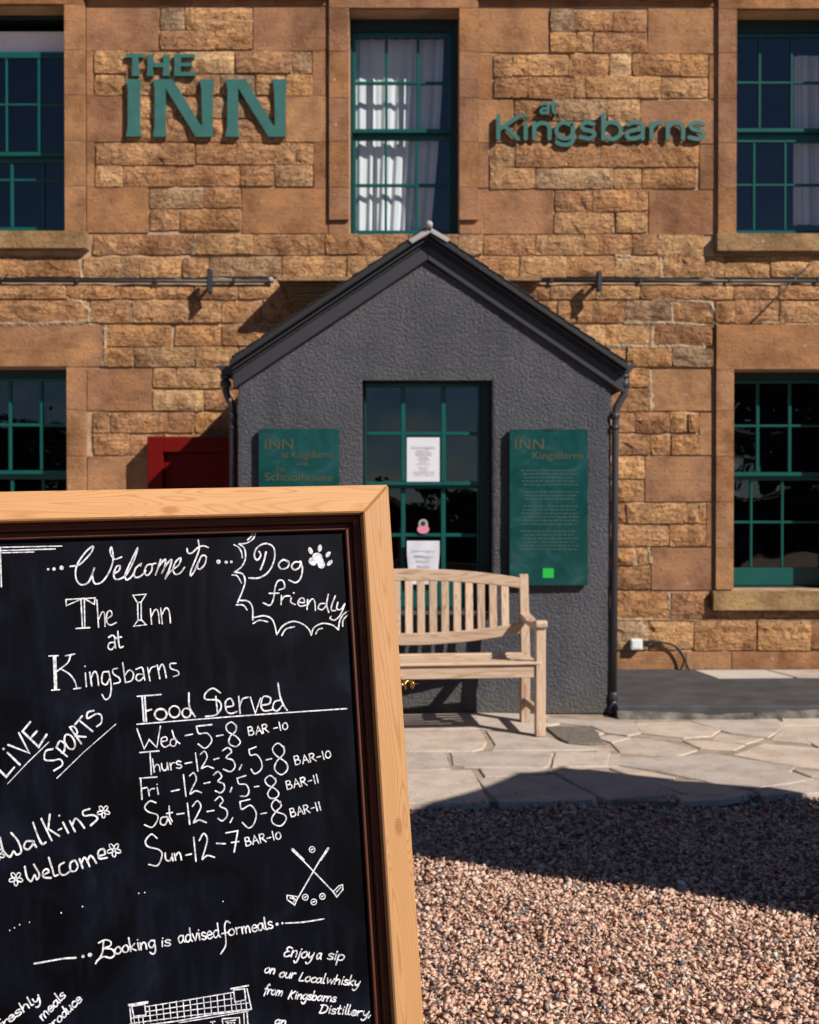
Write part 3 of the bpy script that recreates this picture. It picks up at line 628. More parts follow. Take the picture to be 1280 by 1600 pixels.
# sills
def sill(x0, x1, y0, y1, p=.085):
    b = MB(); b.box(WX(x0), WX(x1), DW-p, DW+.17, WZ(y1), WZ(y0), .006, 2); b.build('window_sill', M['sill'], inn)
sill(-105, 140, 364, 392); sill(1115, 1352, 368, 396); sill(-105, 142, 922, 952); sill(1110, 1350, 923, 953)
b = MB(); b.box(WX(546)+.002, WX(717)-.002, DW+.05, DW+.2, WZ(372), WZ(366.5), .003); b.build('window_sill', M['sill'], inn)
# old stone door hood half hidden by the porch roof
b = MB(); b.box(WX(440), WX(838), DW-.33, DW-.001, WZ(451), WZ(444), .004, 2); b.box(WX(448), WX(830), DW-.27, DW-.002, WZ(456), WZ(451.3), .006, 2)
for q in range(7):
    pr_ = .25*math.cos(q/7*math.pi/2)**.8; b.box(WX(452+q*3), WX(826-q*3), DW-pr_, DW-.002-.001*q, WZ(461+q*5), WZ(456.2+q*5), .003)
b.build('door_hood', M['sill'], inn)
# plain courses beyond the frame (joined)
def beyond():
    V = []; F = []
    def bx(x0, x1, z0, z1, d):
        n = len(V); V.extend([(x0, DW+.013, z0), (x1, DW+.013, z0), (x1, DW+.013, z1), (x0, DW+.013, z1), (x0+.006, DW-d, z0+.006), (x1-.006, DW-d, z0+.006), (x1-.006, DW-d, z1-.006), (x0+.006, DW-d, z1-.006)])
        F.extend([[n+4, n+5, n+6, n+7], [n, n+1, n+5, n+4], [n+1, n+2, n+6, n+5], [n+2, n+3, n+7, n+6], [n+3, n, n+4, n+7]])
    for (xa_, xb_) in ((-6.9, WX(-112)), (WX(1402), 7.9)):
        z = 0.06
        while z < 5.7:
            h = random.choice((.155, .165, .175)); x = xa_
            while x < xb_-.04:
                w_ = min(random.uniform(.22, .5), xb_-x); bx(x+.006, x+w_-.006, z+.005, z+h-.005, random.uniform(.004, .014)); x += w_
            z += h
    z = WZ(-46)
    while z < 5.7:
        h = .165; x = WX(-112)
        while x < WX(1402)-.04:
            w_ = min(random.uniform(.22, .5), WX(1402)-x); bx(x+.006, x+w_-.006, z+.005, z+h-.005, random.uniform(.004, .014)); x += w_
        z += h
    o = pydata('outer_masonry', V, F, M['rubble'], inn); o['kind'] = 'stuff'
beyond()
for y0_, y1_ in ((508, 541), (543, 575), (577, 610), (612, 642), (645, 677), (679, 711), (713, 748), (750, 784), (787, 818), (820, 854), (856, 886), (888, 921)): row(y0_, y1_, 1345 if y0_ > 507 else 1350, 1400)
for y0_, y1_ in ((-38, 9), (12, 48), (50, 82), (84, 118), (120, 154), (156, 190), (192, 223), (225, 260), (262, 295), (297, 330), (332, 365), (367, 399), (401, 434), (446, 468), (470, 505)): row(y0_, y1_, 1352, 1400)

M['repoint'] = simple('pale_repointing_mortar', (.33, .235, .15), .95, bump=.008, bscale=60, var=.4, vscale=14, spec=.2)
def repoint(pts, wpx):
    b = bmesh.new(); pts = [Vector((WX(x), WZ(y))) for x, y in pts]; Q = []
    for a, c in zip(pts, pts[1:]):
        k = max(1, int((c-a).length/.012)); Q += [a.lerp(c, i/k) for i in range(k)]
    Q.append(pts[-1]); L1 = []; L2 = []; C = []
    for i, p in enumerate(Q):
        t = (Q[min(i+1, len(Q)-1)]-Q[max(i-1, 0)]).normalized(); n = Vector((-t.y, t.x)); h = wpx*1.35/206/2
        e1 = h*(1+.7*mnoise.noise(Vector((p.x*38, p.y*38, 1)))); e2 = h*(1+.7*mnoise.noise(Vector((p.x*38, p.y*38, 9)))); j = .006*mnoise.noise(Vector((p.x*20, p.y*20, 4)))
        a = p+n*(e1+j); c = p-n*(e2-j); L1.append(b.verts.new((a.x, DW-.006, a.y))); L2.append(b.verts.new((c.x, DW-.006, c.y))); C.append(b.verts.new((p.x, DW-.015-.007*mnoise.noise(Vector((p.x*50, p.y*50, 2))), p.y)))
    for i in range(len(Q)-1): b.faces.new((L1[i], L1[i+1], C[i+1], C[i])); b.faces.new((C[i], C[i+1], L2[i+1], L2[i]))
    m = MB(); m._m(b); m.build('repointing', M['repoint'], inn)
for pts, w_ in (([(-20, 506), (60, 506), (136, 503)], 6), ([(138, 503), (140, 486), (128, 473), (106, 468), (104, 450)], 7), ([(164, 508), (165, 540), (162, 572)], 6), ([(207, 480), (206, 504)], 8), ([(1018, 470), (1052, 469), (1108, 474), (1119, 492), (1118, 507)], 6), ([(1048, 472), (1049, 505)], 6), ([(948, 540), (1020, 543), (1060, 541), (1100, 545)], 7), ([(1018, 508), (1017, 545)], 7), ([(975, 506), (1045, 505), (1100, 509)], 6), ([(1094, 515), (1098, 545), (1100, 568)], 8), ([(1190, 504), (1240, 507), (1290, 507)], 6), ([(1014, 578), (1016, 642)], 7), ([(1030, 402), (1032, 434)], 6), ([(984, 402), (960, 400)], 6), ([(1045, 928), (1047, 966)], 7), ([(965, 968), (1100, 969), (1280, 969)], 4), ([(1012, 855), (1016, 880)], 6), ([(988, 855), (990, 884)], 7), ([(440, 470), (500, 466)], 4), ([(306, 366), (303, 398)], 5), ([(123, 404), (128, 434)], 6)):
    repoint(pts, w_)

# ------------------------------------------------------------------ sash windows
def sash(parent, X, Zp, up, lo, Yu, Yl, side_frame, rail=.022, reveal=.24):
    """up/lo: dict(x:[edges of stiles and bars], z:[...]) lists of (a,b) solid intervals in metres; panes fill the gaps"""
    pass
def window(px0, px1, py0, py1, ucols, urows, lcols, lrows, X=WX, Z=WZ, Y=DW, off=.19, parent=inn, mouldname='window', top_open=None, bottom=17):
    # ucols: glass column intervals in px, urows: glass row intervals in px
    yu = Y+off; yl = yu+.045
    def grid(cols, rows, y, x0, x1, z0, z1, f):
        xs = sorted([(X(a), X(c)) for a, c in cols]); zs = sorted([(Z(c), Z(a)) for a, c in rows])
        f.box(x0, xs[0][0], y, y+.04, z0, z1, .003); f.box(xs[-1][1], x1, y, y+.04, z0, z1, .003)      # stiles
        f.box(xs[0][0]+.0005, xs[-1][1]-.0005, y+.0015, y+.0385, z0+.001, zs[0][0], .003); f.box(xs[0][0]+.0005, xs[-1][1]-.0005, y+.0015, y+.0385, zs[-1][1], z1-.001, .003)
        bars = MB()
        for (a, c), (d, e) in zip(xs, xs[1:]): bars.box(c, d, y+.004, y+.034, zs[0][0]+.001, zs[-1][1]-.001, .004)
        for (a, c), (d, e) in zip(zs, zs[1:]): bars.box(xs[0][0]+.001, xs[-1][1]-.001, y+.006, y+.032, c, d, .004)
        return bars, [(a, c, d, e, y+.02) for a, c in xs for d, e in zs]
    f = MB()
    X0, X1, Z0, Z1 = X(px0), X(px1), Z(py1), Z(py0)
    x0, x1 = X0+.002, X1-.002
    mz = Z(urows[-1][1])
    mid_t, mid_b = Z(urows[-1][1]), Z(lrows[0][0])
    # box frame, head and widened right side coloured dark as reveal shade
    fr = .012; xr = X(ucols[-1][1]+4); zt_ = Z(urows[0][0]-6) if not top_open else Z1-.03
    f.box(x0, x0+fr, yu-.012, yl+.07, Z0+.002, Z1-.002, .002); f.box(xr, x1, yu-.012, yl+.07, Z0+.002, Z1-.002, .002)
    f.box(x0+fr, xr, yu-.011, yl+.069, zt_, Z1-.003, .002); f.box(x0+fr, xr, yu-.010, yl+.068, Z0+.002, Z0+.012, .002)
    win = f.build(mouldname, M['frame_shaded'], parent)
    ut = Z(top_open) if top_open else zt_-.001
    x1 = xr+fr
    su = MB(); bu, pu = grid(ucols, urows, yu, x0+fr+.001, x1-fr-.001, Z(urows[-1][1]+6.5), ut, su); so = su.build('upper_sash', M['green'], win)
    bu.build('glazing_bars', M['green'], win)
    sl_ = MB(); bl, pl = grid(lcols, lrows, yl, x0+fr+.001, x1-fr-.001, Z0+.013, Z(urows[-1][1]+4), sl_); sl_.build('lower_sash', M['green'], win)
    bl.build('glazing_bars', M['green'], win)
    for (a, c, d, e, y) in pu+pl:
        g = MB(); t = .002; g.b.faces.new([g.b.verts.new(v) for v in ((a-.003, y, d-.003), (c+.003, y, d-.003), (c+.003, y, e+.003), (a-.003, y, e+.003))]); g.build('pane', M['glass'], win)
    return win
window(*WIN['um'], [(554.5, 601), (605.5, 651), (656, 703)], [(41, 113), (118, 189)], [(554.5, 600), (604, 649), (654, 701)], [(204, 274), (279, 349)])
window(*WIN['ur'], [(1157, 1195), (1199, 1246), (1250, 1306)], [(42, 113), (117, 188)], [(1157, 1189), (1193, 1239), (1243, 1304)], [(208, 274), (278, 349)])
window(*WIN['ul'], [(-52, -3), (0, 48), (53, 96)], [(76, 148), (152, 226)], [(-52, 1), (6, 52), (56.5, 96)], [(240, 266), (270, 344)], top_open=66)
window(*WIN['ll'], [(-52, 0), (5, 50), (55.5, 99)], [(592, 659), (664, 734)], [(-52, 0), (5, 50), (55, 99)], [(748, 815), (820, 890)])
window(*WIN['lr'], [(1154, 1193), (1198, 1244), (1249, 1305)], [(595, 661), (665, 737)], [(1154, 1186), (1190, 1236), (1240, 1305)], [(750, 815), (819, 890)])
# blind box seen above the lowered sash
b = MB(); b.box(WX(-60), WX(100), DW+.24, DW+.26, WZ(66), WZ(30), .002); b.build('blind', M['curtain'], inn)

# curtains
def curtain(name, x0, x1, z0, z1, y, label, amp=.018, k=60, lean=0, wob=0):
    n = 90; V = []; F = []; rows_ = 14
    for j in range(rows_+1):
        v = j/rows_
        for i in range(n+1):
            u = i/n; xr = x1+lean*(v**1.5); x = x0+(xr-x0)*u+wob*math.sin(v*6+u*3)*.01
            V.append((x, y+amp*(math.sin(u*k+2*math.sin(u*9))+.5*math.sin(u*k*1.73+1))*(.6+.5*v), z1+(z0-z1)*v))
    for j in range(rows_):
        for i in range(n): a = j*(n+1)+i; F.append([a, a+1, a+n+2, a+n+1])
    o = pydata(name, V, F, M['curtain'], None, True); o.data.materials[0] = M['curtain']
    return tag(o, label, 'curtain', None)
curtain('curtain', WX(552), WX(695), WZ(362), WZ(36), DW+.33, 'gathered white voile curtain in the middle upstairs window', lean=-.11, amp=.011, k=48)
curtain('curtain', WX(1262), WX(1318), WZ(335), WZ(60), DW+.36, 'white net curtain at the right of the upper right window', k=16, lean=.04)

# ------------------------------------------------------------------ pipe on the wall, lights
def conduit(x0, x1, label, knob=None):
    t = MB(); r = .014; t.tube([(WX(x0), DW-.026, WZ(439.5)), (WX(x1), DW-.026, WZ(440.5))], r, 10)
    e = empty('wall_pipe', (WX(x0), DW-.05, WZ(440)), label, 'pipe', 'grey pipes running along the wall')
    t.build('pipe', M['greypipe'], e)
    n = int(abs(x1-x0)/140)
    for i in range(n+1):
        x = WX(x0)+(WX(x1)-WX(x0))*(i+.5)/(n+1); c = MB(); c.box(x-.012, x+.012, DW-.044, DW-.004, WZ(443), WZ(436), .003); c.build('clip', M['greypipe'], e)
    if knob: c = MB(); c.ball(Vector((WX(knob), DW-.028, WZ(438))), .022); c.build('end_cap', M['lead'], e)
conduit(-60, 428, 'horizontal grey pipe along the wall left of the porch roof', 424)
conduit(792, 1345, 'horizontal grey pipe along the wall right of the porch roof')
def wlight(px, py0, py1, label):
    e = empty('wall_light', (WX(px), DW, WZ((py0+py1)/2)), label, 'light', 'small lights fixed on the wall pipes')
    Y = DW-.16; x = QX(px, Y); za, zb = QZ(py1, Y), QZ(py0, Y)
    b = MB(); b.box(x-.017, x+.017, Y-.02, Y+.05, za, zb, .006, 2); b.build('lamp_head', M['barge'], e)
    b = MB(); b.box(x-.013, x+.013, Y+.05, DW-.01, (za+zb)/2-.012, (za+zb)/2+.012, .003); b.build('arm', M['iron'], e)
wlight(328, 420, 458, 'small dark light on the wall pipe left of the porch roof'); wlight(936, 423, 455, 'small dark light on the wall pipe right of the porch roof')
t = MB(); pts = [(WX(1262), DW-.03, WZ(414)), (WX(1142), DW-.022, WZ(535))]; t.tube(pts, .0065, 8)  # dark rod laid along the wall to draw a diagonal cast shadow
tag(t.build('shadow_line', M['cable']), 'slim dark rod in place of a diagonal shadow over the lower right window', 'shadow_line')
t = MB(); t.tube([(WX(-40), DW-.03, WZ(480)), (WX(16), DW-.03, WZ(428))], .006, 8)  # second dark rod drawn as a shadow line
tag(t.build('shadow_line', M['cable']), 'slim dark rod in place of a thin shadow at the far left end of the wall pipe', 'shadow_line')

# red casing left of the porch
PYR = DW-.19; rx0, rx1 = QX(230, PYR), QX(386, PYR); rz = QZ(682, PYR)
e = empty('red_doorway', ((rx0+rx1)/2, DW, 0), 'dark red timber doorway with recessed panel left of the porch', 'doorway')
fw = .115
b = MB(); b.box(rx0, rx0+fw, PYR, DW-.003, 0, rz, .004); b.box(rx1-fw, rx1, PYR, DW-.003, 0, rz, .004); b.box(rx0+fw, rx1-fw, PYR+.001, DW-.004, rz-fw, rz-.001, .004); b.build('frame', M['red'], e)
b = MB(); b.box(rx0+fw+.001, rx1-fw-.001, PYR+.07, PYR+.11, 0.01, rz-fw-.002, .003); 
d = b.build('door', M['red'], e)
for za, zb in ((.15, .7), (.85, 1.45)):
    b = MB(); b.box(rx0+fw+.07, rx1-fw-.07, PYR+.06, PYR+.069, za, zb, .004); b.build('door_panel', M['red'], d)

# ------------------------------------------------------------------ sign letters
def letters(parent, specs, Y, depth, bev=.0):
    for pts in specs:
        b = MB(); b.prism([Vector((QX(x, Y), Y, QZ(y, Y))) for x, y in pts], (0, depth, 0)); b.build('letter', M['sign_green'], parent)
YS = DW-.054
sg = empty('the_inn_sign', (WX(320), DW-.02, WZ(217)), 'raised green letters reading THE INN on the sandstone wall', 'sign')
zt = lambda x, y: (170+x/4.267, 70+y/4.267)
def zz_(L_): return [zt(*p) for p in L_]
letters(sg, [
 zz_([(118, 58), (240, 58), (237, 85), (205, 82), (203, 140), (208, 206), (160, 206), (163, 140), (163, 82), (122, 86)]),
 zz_([(262, 62), (302, 62), (299, 118), (370, 118), (368, 62), (410, 62), (406, 130), (412, 206), (366, 206), (370, 148), (299, 148), (303, 206), (260, 206), (265, 130)]),
 zz_([(440, 60), (580, 60), (574, 84), (486, 84), (486, 118), (560, 118), (560, 142), (484, 142), (484, 182), (578, 178), (582, 206), (440, 206), (445, 130)]),
 zz_([(122, 228), (220, 228), (213, 300), (212, 540), (220, 610), (120, 610), (132, 540), (134, 300)]),
 zz_([(300, 228), (432, 228), (615, 530), (628, 540), (622, 300), (612, 228), (706, 228), (698, 300), (695, 612), (585, 612), (392, 300), (384, 290), (382, 540), (390, 612), (300, 612), (310, 540), (312, 300)]),
 zz_([(785, 228), (915, 228), (1095, 530), (1112, 540), (1106, 300), (1094, 228), (1190, 228), (1182, 300), (1178, 612), (1068, 612), (876, 300), (866, 290), (864, 540), (872, 612), (782, 612), (794, 540), (796, 300)]),
], YS, .030)
def text_mesh(txt, size):
    c = bpy.data.curves.new('t', 'FONT'); c.body = txt; c.size = size; o = bpy.data.objects.new('t', c); COL.objects.link(o)
    dg = bpy.context.evaluated_depsgraph_get(); me_ = bpy.data.meshes.new_from_object(o.evaluated_get(dg)); bpy.data.objects.remove(o); bpy.data.curves.remove(c); return me_
def text_letters(parent, txt, px0, px1, pbase, ph, Y, depth, mat_, each=True, name='letter', capref='K', fat=0.0, zf=QZ, xf=QX):
    """set txt so it spans px0..px1 with cap height ph (photo measures at plane Y)"""
    ref = text_mesh(capref, 1); cap = max(v.co.y for v in ref.vertices)-min(v.co.y for v in ref.vertices)
    whole = text_mesh(txt, 1); wx0 = min(v.co.x for v in whole.vertices); wx1 = max(v.co.x for v in whole.vertices)
    X0, X1 = xf(px0, Y), xf(px1, Y); sx = (X1-X0)/(wx1-wx0); zb = zf(pbase, Y); sz = (zf(pbase-ph, Y)-zb)/cap
    b = bmesh.new(); b.from_mesh(whole)
    for v in b.verts: v.co = Vector((X0+(v.co.x-wx0)*sx, Y, zb+v.co.y*sz))
    if fat:
        for v in b.verts:
            pass
    bmesh.ops.remove_doubles(b, verts=b.verts[:], dist=1e-5)
    if depth:
        r = bmesh.ops.extrude_face_region(b, geom=b.faces[:])
        for v in [q for q in r['geom'] if isinstance(q, bmesh.types.BMVert)]: v.co.y += depth
        bmesh.ops.recalc_face_normals(b, faces=b.faces[:])
    if not each:
        m = MB(); m._m(b); return m.build(name, M[mat_], parent)
    # split to islands, group islands that overlap in x (dot of i)
    left = set(b.faces); isl = []
    while left:
        st = [left.pop()]; comp = list(st)
        while st:
            f = st.pop()
            for ed_ in f.edges:
                for g in ed_.link_faces:
                    if g in left: left.remove(g); st.append(g); comp.append(g)
        xs = [v.co.x for f in comp for v in f.verts]; isl.append([min(xs), max(xs), comp])
    isl.sort(key=lambda q: q[0]); groups = []
    for a, c, comp in isl:
        if groups and a < groups[-1][1]-.3*(c-a): groups[-1][2] += comp; groups[-1][1] = max(c, groups[-1][1])
        else: groups.append([a, c, list(comp)])
    off_ = root_off(parent)
    for a, c, comp in groups:
        idx = {}; V = []; F = []
        for f in comp:
            r = []
            for v in f.verts:
                if v not in idx: idx[v] = len(V); V.append(tuple(v.co))
                r.append(idx[v])
            F.append(r)
        pydata(name, V, F, M[mat_], parent)
    b.free()
sk = empty('at_kingsbarns_sign', (WX(935), DW-.02, WZ(225)), 'raised green letters reading at Kingsbarns on the sandstone wall', 'sign')
# stroke-built letters: centre lines thickened
def stroke_letter(parent, strokes, wd, Y, depth, tr, m='sign_green', name='letter'):
    b = MB(); k = 0
    for st in strokes:
        pts = [Vector((QX(*[tr(*p)[0], Y]), 0, QZ(tr(*p)[1], Y))) for p in smooth(st)]
        ribbon(b.b, [(p.x, p.z) for p in pts], wd/2, lambda u, v, k=k: (u, Y+k*.0007, v), depth); k += 1
    return b.build(name, M[m], parent)
def smooth(st, n=7):
    if st and st[0] == '!': return list(st[1:])
    if len(st) < 3: return list(st)
    P = [Vector(p) for p in st]; closed = (P[0]-P[-1]).length < 1e-6; out = []
    for i in range(len(P)-1):
        p0 = P[i-1] if i > 0 else (P[-2] if closed else P[0]*2-P[1]); p1, p2 = P[i], P[i+1]; p3 = P[i+2] if i+2 < len(P) else (P[1] if closed else P[-1]*2-P[-2])
        for q in range(n):
            t = q/n; out.append(tuple(.5*((2*p1)+(p2-p0)*t+(2*p0-5*p1+4*p2-p3)*t*t+(3*p1-p0-3*p2+p3)*t**3)))
    out.append(tuple(P[-1])); return out
def ribbon(bm, pts, hw, place, depth=0, caps=4, vary=0, seed=0):
    """flat ribbon with round ends in a 2D plane; place(u,v)->3D; optional solid depth along +y"""
    P = [Vector(p) for p in pts]; Q = [P[0]]
    for p in P[1:]:
        if (p-Q[-1]).length > hw*.15: Q.append(p)
    if len(Q) == 1: Q.append(Q[0]+Vector((hw*.2, 0)))
    P = Q; Lf = []; Rt = []
    n = len(P)
    for i in range(n):
        if i == 0: t = (P[1]-P[0]).normalized()
        elif i == n-1: t = (P[-1]-P[-2]).normalized()
        else:
            t = ((P[i]-P[i-1]).normalized()+(P[i+1]-P[i]).normalized())
            t = t.normalized() if t.length > .2 else (P[i+1]-P[i]).normalized()
        nrm = Vector((-t.y, t.x)); h = hw
        if 0 < i < n-1:
            c = max(.6, abs(nrm.dot(Vector((-(P[i]-P[i-1]).normalized().y, (P[i]-P[i-1]).normalized().x))))); h = hw/c
        if vary: h *= 1+vary*mnoise.noise(Vector((P[i].x*vary_scale, P[i].y*vary_scale, seed)))
        Lf.append(P[i]+nrm*h); Rt.append(P[i]-nrm*h)
        if i == 0: t0 = t
        if i == n-1: t1 = t
    out = list(Lf)
    a1 = math.atan2(Lf[-1].y-P[-1].y, Lf[-1].x-P[-1].x); r_ = (Lf[-1]-P[-1]).length
    endc = [P[-1]+Vector((math.cos(a1-math.pi*k/(caps+1)), math.sin(a1-math.pi*k/(caps+1))))*r_ for k in range(1, caps+1)]
    a0 = math.atan2(Rt[0].y-P[0].y, Rt[0].x-P[0].x); r0 = (Rt[0]-P[0]).length
    stc = [P[0]+Vector((math.cos(a0-math.pi*k/(caps+1)), math.sin(a0-math.pi*k/(caps+1))))*r0 for k in range(1, caps+1)]
    def mk(v): return bm.verts.new(place(v.x, v.y))
    L_ = [mk(v) for v in Lf]; R_ = [mk(v) for v in Rt]; E = [mk(v) for v in endc]; St = [mk(v) for v in stc]
    fs = []
    for i in range(n-1): fs.append(bm.faces.new((L_[i], L_[i+1], R_[i+1], R_[i])))
    fs.append(bm.faces.new([L_[-1]]+E+[R_[-1]])); fs.append(bm.faces.new([R_[0]]+St+[L_[0]]))
    if depth:
        r = bmesh.ops.extrude_face_region(bm, geom=fs)
        for v in [q for q in r['geom'] if isinstance(q, bmesh.types.BMVert)]: v.co.y += depth
vary_scale = 60
zk = lambda x, y: (750+x/3.459, 140+y/3.459)
KW = .031
for lt in [
 [['!', (98, 140), (98, 262)], ['!', (215, 140), (105, 212)], ['!', (132, 196), (205, 265)]],
 [['!', (246, 178), (246, 264)], ['!', (246, 138), (247, 140)]],
 [['!', (292, 180), (292, 264)], [(292, 205), (320, 182), (358, 184), (374, 210), (374, 264)]],
 [[(488, 190), (450, 176), (418, 195), (412, 225), (430, 256), (470, 262), (497, 240), (498, 190)], [(498, 182), (500, 270), (478, 294), (440, 296), (414, 284)]],
 [[(612, 186), (575, 176), (548, 192), (560, 214), (605, 226), (616, 246), (590, 264), (540, 256)]],
 [['!', (664, 132), (664, 264)], [(664, 205), (690, 178), (730, 180), (756, 205), (752, 245), (715, 266), (664, 250)]],
 [[(795, 188), (830, 176), (866, 182), (876, 206), (876, 264)], [(876, 212), (830, 218), (794, 232), (800, 260), (840, 262), (876, 244)]],
 [['!', (924, 180), (924, 264)], [(924, 208), (945, 184), (975, 178)]],
 [['!', (1012, 180), (1012, 264)], [(1012, 205), (1040, 180), (1078, 184), (1094, 210), (1094, 264)]],
 [[(1204, 186), (1165, 176), (1136, 190), (1148, 212), (1195, 226), (1206, 246), (1180, 266), (1128, 258)]],
]: stroke_letter(sk, lt, KW, YS, .026, zk)
for lt in [
 [[(330, 80), (352, 74), (366, 86), (366, 128)], [(366, 100), (340, 102), (328, 114), (336, 126), (366, 120)]],
 [['!', (394, 60), (394, 116), (406, 126)], ['!', (378, 78), (412, 76)]],
]: stroke_letter(sk, lt, .022, YS, .026, zk)

# ------------------------------------------------------------------ porch
porch = empty('entrance_porch', (0, DP, 0), 'dark grey roughcast gabled porch with a green sash window', 'porch')
px_l, px_r = QX(372), QX(955); ph_l = QZ(594); apx = QX(666); apz = QZ(408)
wl, wr, wt, wb = QX(566), QX(769), QZ(588), QZ(957)
def porch_front():
    b = bmesh.new(); y = DP
    # gridded front so that the plaster can be uneven: columns/rows inside the gable outline
    st = .03; xs = sorted(set([px_l, px_r, wl, wr]+list(np.arange(px_l+.02, px_r-.01, st)))); zs = sorted(set([0, wt, wb, ph_l]+list(np.arange(.02, ph_l-.01, st))))
    def dp(x, z): return .006*mnoise.noise(Vector((x*3, z*3, 0)))+.004*mnoise.noise(Vector((x*18, z*18, 5)))+.003*mnoise.noise(Vector((x*45, z*45, 9)))
    vs = {}
    def vv(x, z):
        k = (round(x, 5), round(z, 5))
        if k not in vs:
            ed_ = 0.0
            if abs(x-px_l) < 1e-4 or abs(x-px_r) < 1e-4: ed_ = .008
            vs[k] = b.verts.new((x+ (.006*mnoise.noise(Vector((0, z*5, 3))) if ed_ else 0)+(.004*mnoise.noise(Vector((x, z*22, 3))) if x in (wl, wr) else 0), y-dp(x, z)+ed_, z+(.004*mnoise.noise(Vector((x*22, z, 3))) if z in (wt, wb) else 0)))
        return vs[k]
    for i in range(len(xs)-1):
        for j in range(len(zs)-1):
            cx, cz = (xs[i]+xs[i+1])/2, (zs[j]+zs[j+1])/2
            if wl < cx < wr and wb < cz < wt: continue
            b.faces.new((vv(xs[i], zs[j]), vv(xs[i+1], zs[j]), vv(xs[i+1], zs[j+1]), vv(xs[i], zs[j+1])))
    # gable part, rows scaled to the slope
    N = 22
    for i in range(len(xs)-1):
        def top(x): return ph_l+(apz-ph_l)*((x-px_l)/(apx-px_l) if x < apx else (px_r-x)/(px_r-apx))
        for j in range(N):
            q = lambda x, t: vv(x, ph_l+(top(x)-ph_l)*t) if t > 0 else vv(x, ph_l)
            quad = [q(xs[i], j/N), q(xs[i+1], j/N), q(xs[i+1], (j+1)/N), q(xs[i], (j+1)/N)]
            u = []; [u.append(v) for v in quad if v not in u]
            if len(u) >= 3: b.faces.new(u)
    # reveals
    for x in (wl, wr):
        ring = [z for z in zs if wb-1e-6 <= z <= wt+1e-6]
        for a, c in zip(ring, ring[1:]):
            A, C = vv(x, a), vv(x, c); A2, C2 = b.verts.new((x, y+.2, a)), b.verts.new((x, y+.2, c)); b.faces.new((A, C, C2, A2))
    for z in (wb, wt):
        ring = [x for x in xs if wl-1e-6 <= x <= wr+1e-6]
        for a, c in zip(ring, ring[1:]):
            A, C = vv(a, z), vv(c, z); A2, C2 = b.verts.new((a, y+.2, z)), b.verts.new((c, y+.2, z)); b.faces.new((A, C, C2, A2))
    bmesh.ops.recalc_face_normals(b, faces=b.faces[:])
    for f in b.faces: f.smooth = True
    m = MB(); m._m(b); m.build('gable_wall', M['render'], porch)
porch_front()
b = MB(); b.box(px_l+.004, px_l+.2, DP+.008, DW-.02, 0, ph_l, 0); b.build('side_wall', M['render'], porch)
b = MB(); b.box(px_r-.2, px_r-.004, DP+.008, DW-.02, 0, ph_l, 0); b.build('side_wall', M['render'], porch)
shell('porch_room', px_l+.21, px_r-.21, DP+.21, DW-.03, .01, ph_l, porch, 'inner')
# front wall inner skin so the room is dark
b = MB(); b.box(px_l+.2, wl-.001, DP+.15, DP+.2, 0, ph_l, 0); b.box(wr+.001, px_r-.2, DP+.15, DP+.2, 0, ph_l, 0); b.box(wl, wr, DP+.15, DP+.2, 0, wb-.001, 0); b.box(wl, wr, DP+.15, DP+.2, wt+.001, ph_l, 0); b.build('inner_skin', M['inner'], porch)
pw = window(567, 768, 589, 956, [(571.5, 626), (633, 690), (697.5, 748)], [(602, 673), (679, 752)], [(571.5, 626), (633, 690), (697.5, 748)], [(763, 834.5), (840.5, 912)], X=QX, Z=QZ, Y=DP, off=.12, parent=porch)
b = MB(); b.box(wl+.002, wr-.002, DP-.03, DP+.115, QZ(962), QZ(956.5), .004); b.build('window_sill', M['render'], porch)
# roof: outline on the gable plane
oL, oA, oR = (365, 563), (668, 361), (974, 569)
def band(name, off0, off1, y0, y1, m, bev=.003, ext=0, parent=porch):
    for (x0, y0_), (x1, y1_) in ((oL, oA), (oR, oA)):
        e_ = ext*(1 if x0 < x1 else -1)
        pts = [(x0-e_, y0_+off0+abs(ext)*.66), (x1, y1_+off0), (x1, y1_+off1), (x0-e_, y0_+off1+abs(ext)*.66)]
        b = MB(); b.prism([Vector((QX(x), y0, QZ(y))) for x, y in pts], (0, y1-y0, 0), bev); b.build(name, M[m], parent)
band('roof_slope', -1, 10, DP-.095, DW-.005, 'slate', .004, 3)
band('verge_fillet', 10.2, 13.4, DP-.058, DP+.02, 'slate', .002)  # dark colour here paints in the shadow of the verge overhang
band('verge_fillet', 13.6, 16.2, DP-.064, DP+.02, 'barge', .001)
band('verge_fillet', 16.4, 22, DP-.036, DP+.02, 'slate', .002)  # lower band of verge shadow, also painted by its dark colour
band('bargeboard', 22.2, 46, DP-.032, DP+.02, 'barge', .005)
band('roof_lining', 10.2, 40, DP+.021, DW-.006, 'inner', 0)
# slate courses at the verge
for (x0, y0_), (x1, y1_) in ((oL, oA), (oR, oA)):
    for k in range(13):
        t0, t1 = k/13, (k+1)/13; p0 = (x0+(x1-x0)*t0, y0_+(y1_-y0_)*t0); p1 = (x0+(x1-x0)*t1, y0_+(y1_-y0_)*t1)
        pts = [(p0[0], p0[1]-4.2), (p1[0], p1[1]-1.6), (p1[0], p1[1]-.2), (p0[0], p0[1]-1.6)]
        b = MB(); b.prism([Vector((QX(x), DP-.10, QZ(y))) for x, y in pts], (0, DW-DP+.09, 0), .001); b.build('slate_course', M['slate'], porch)
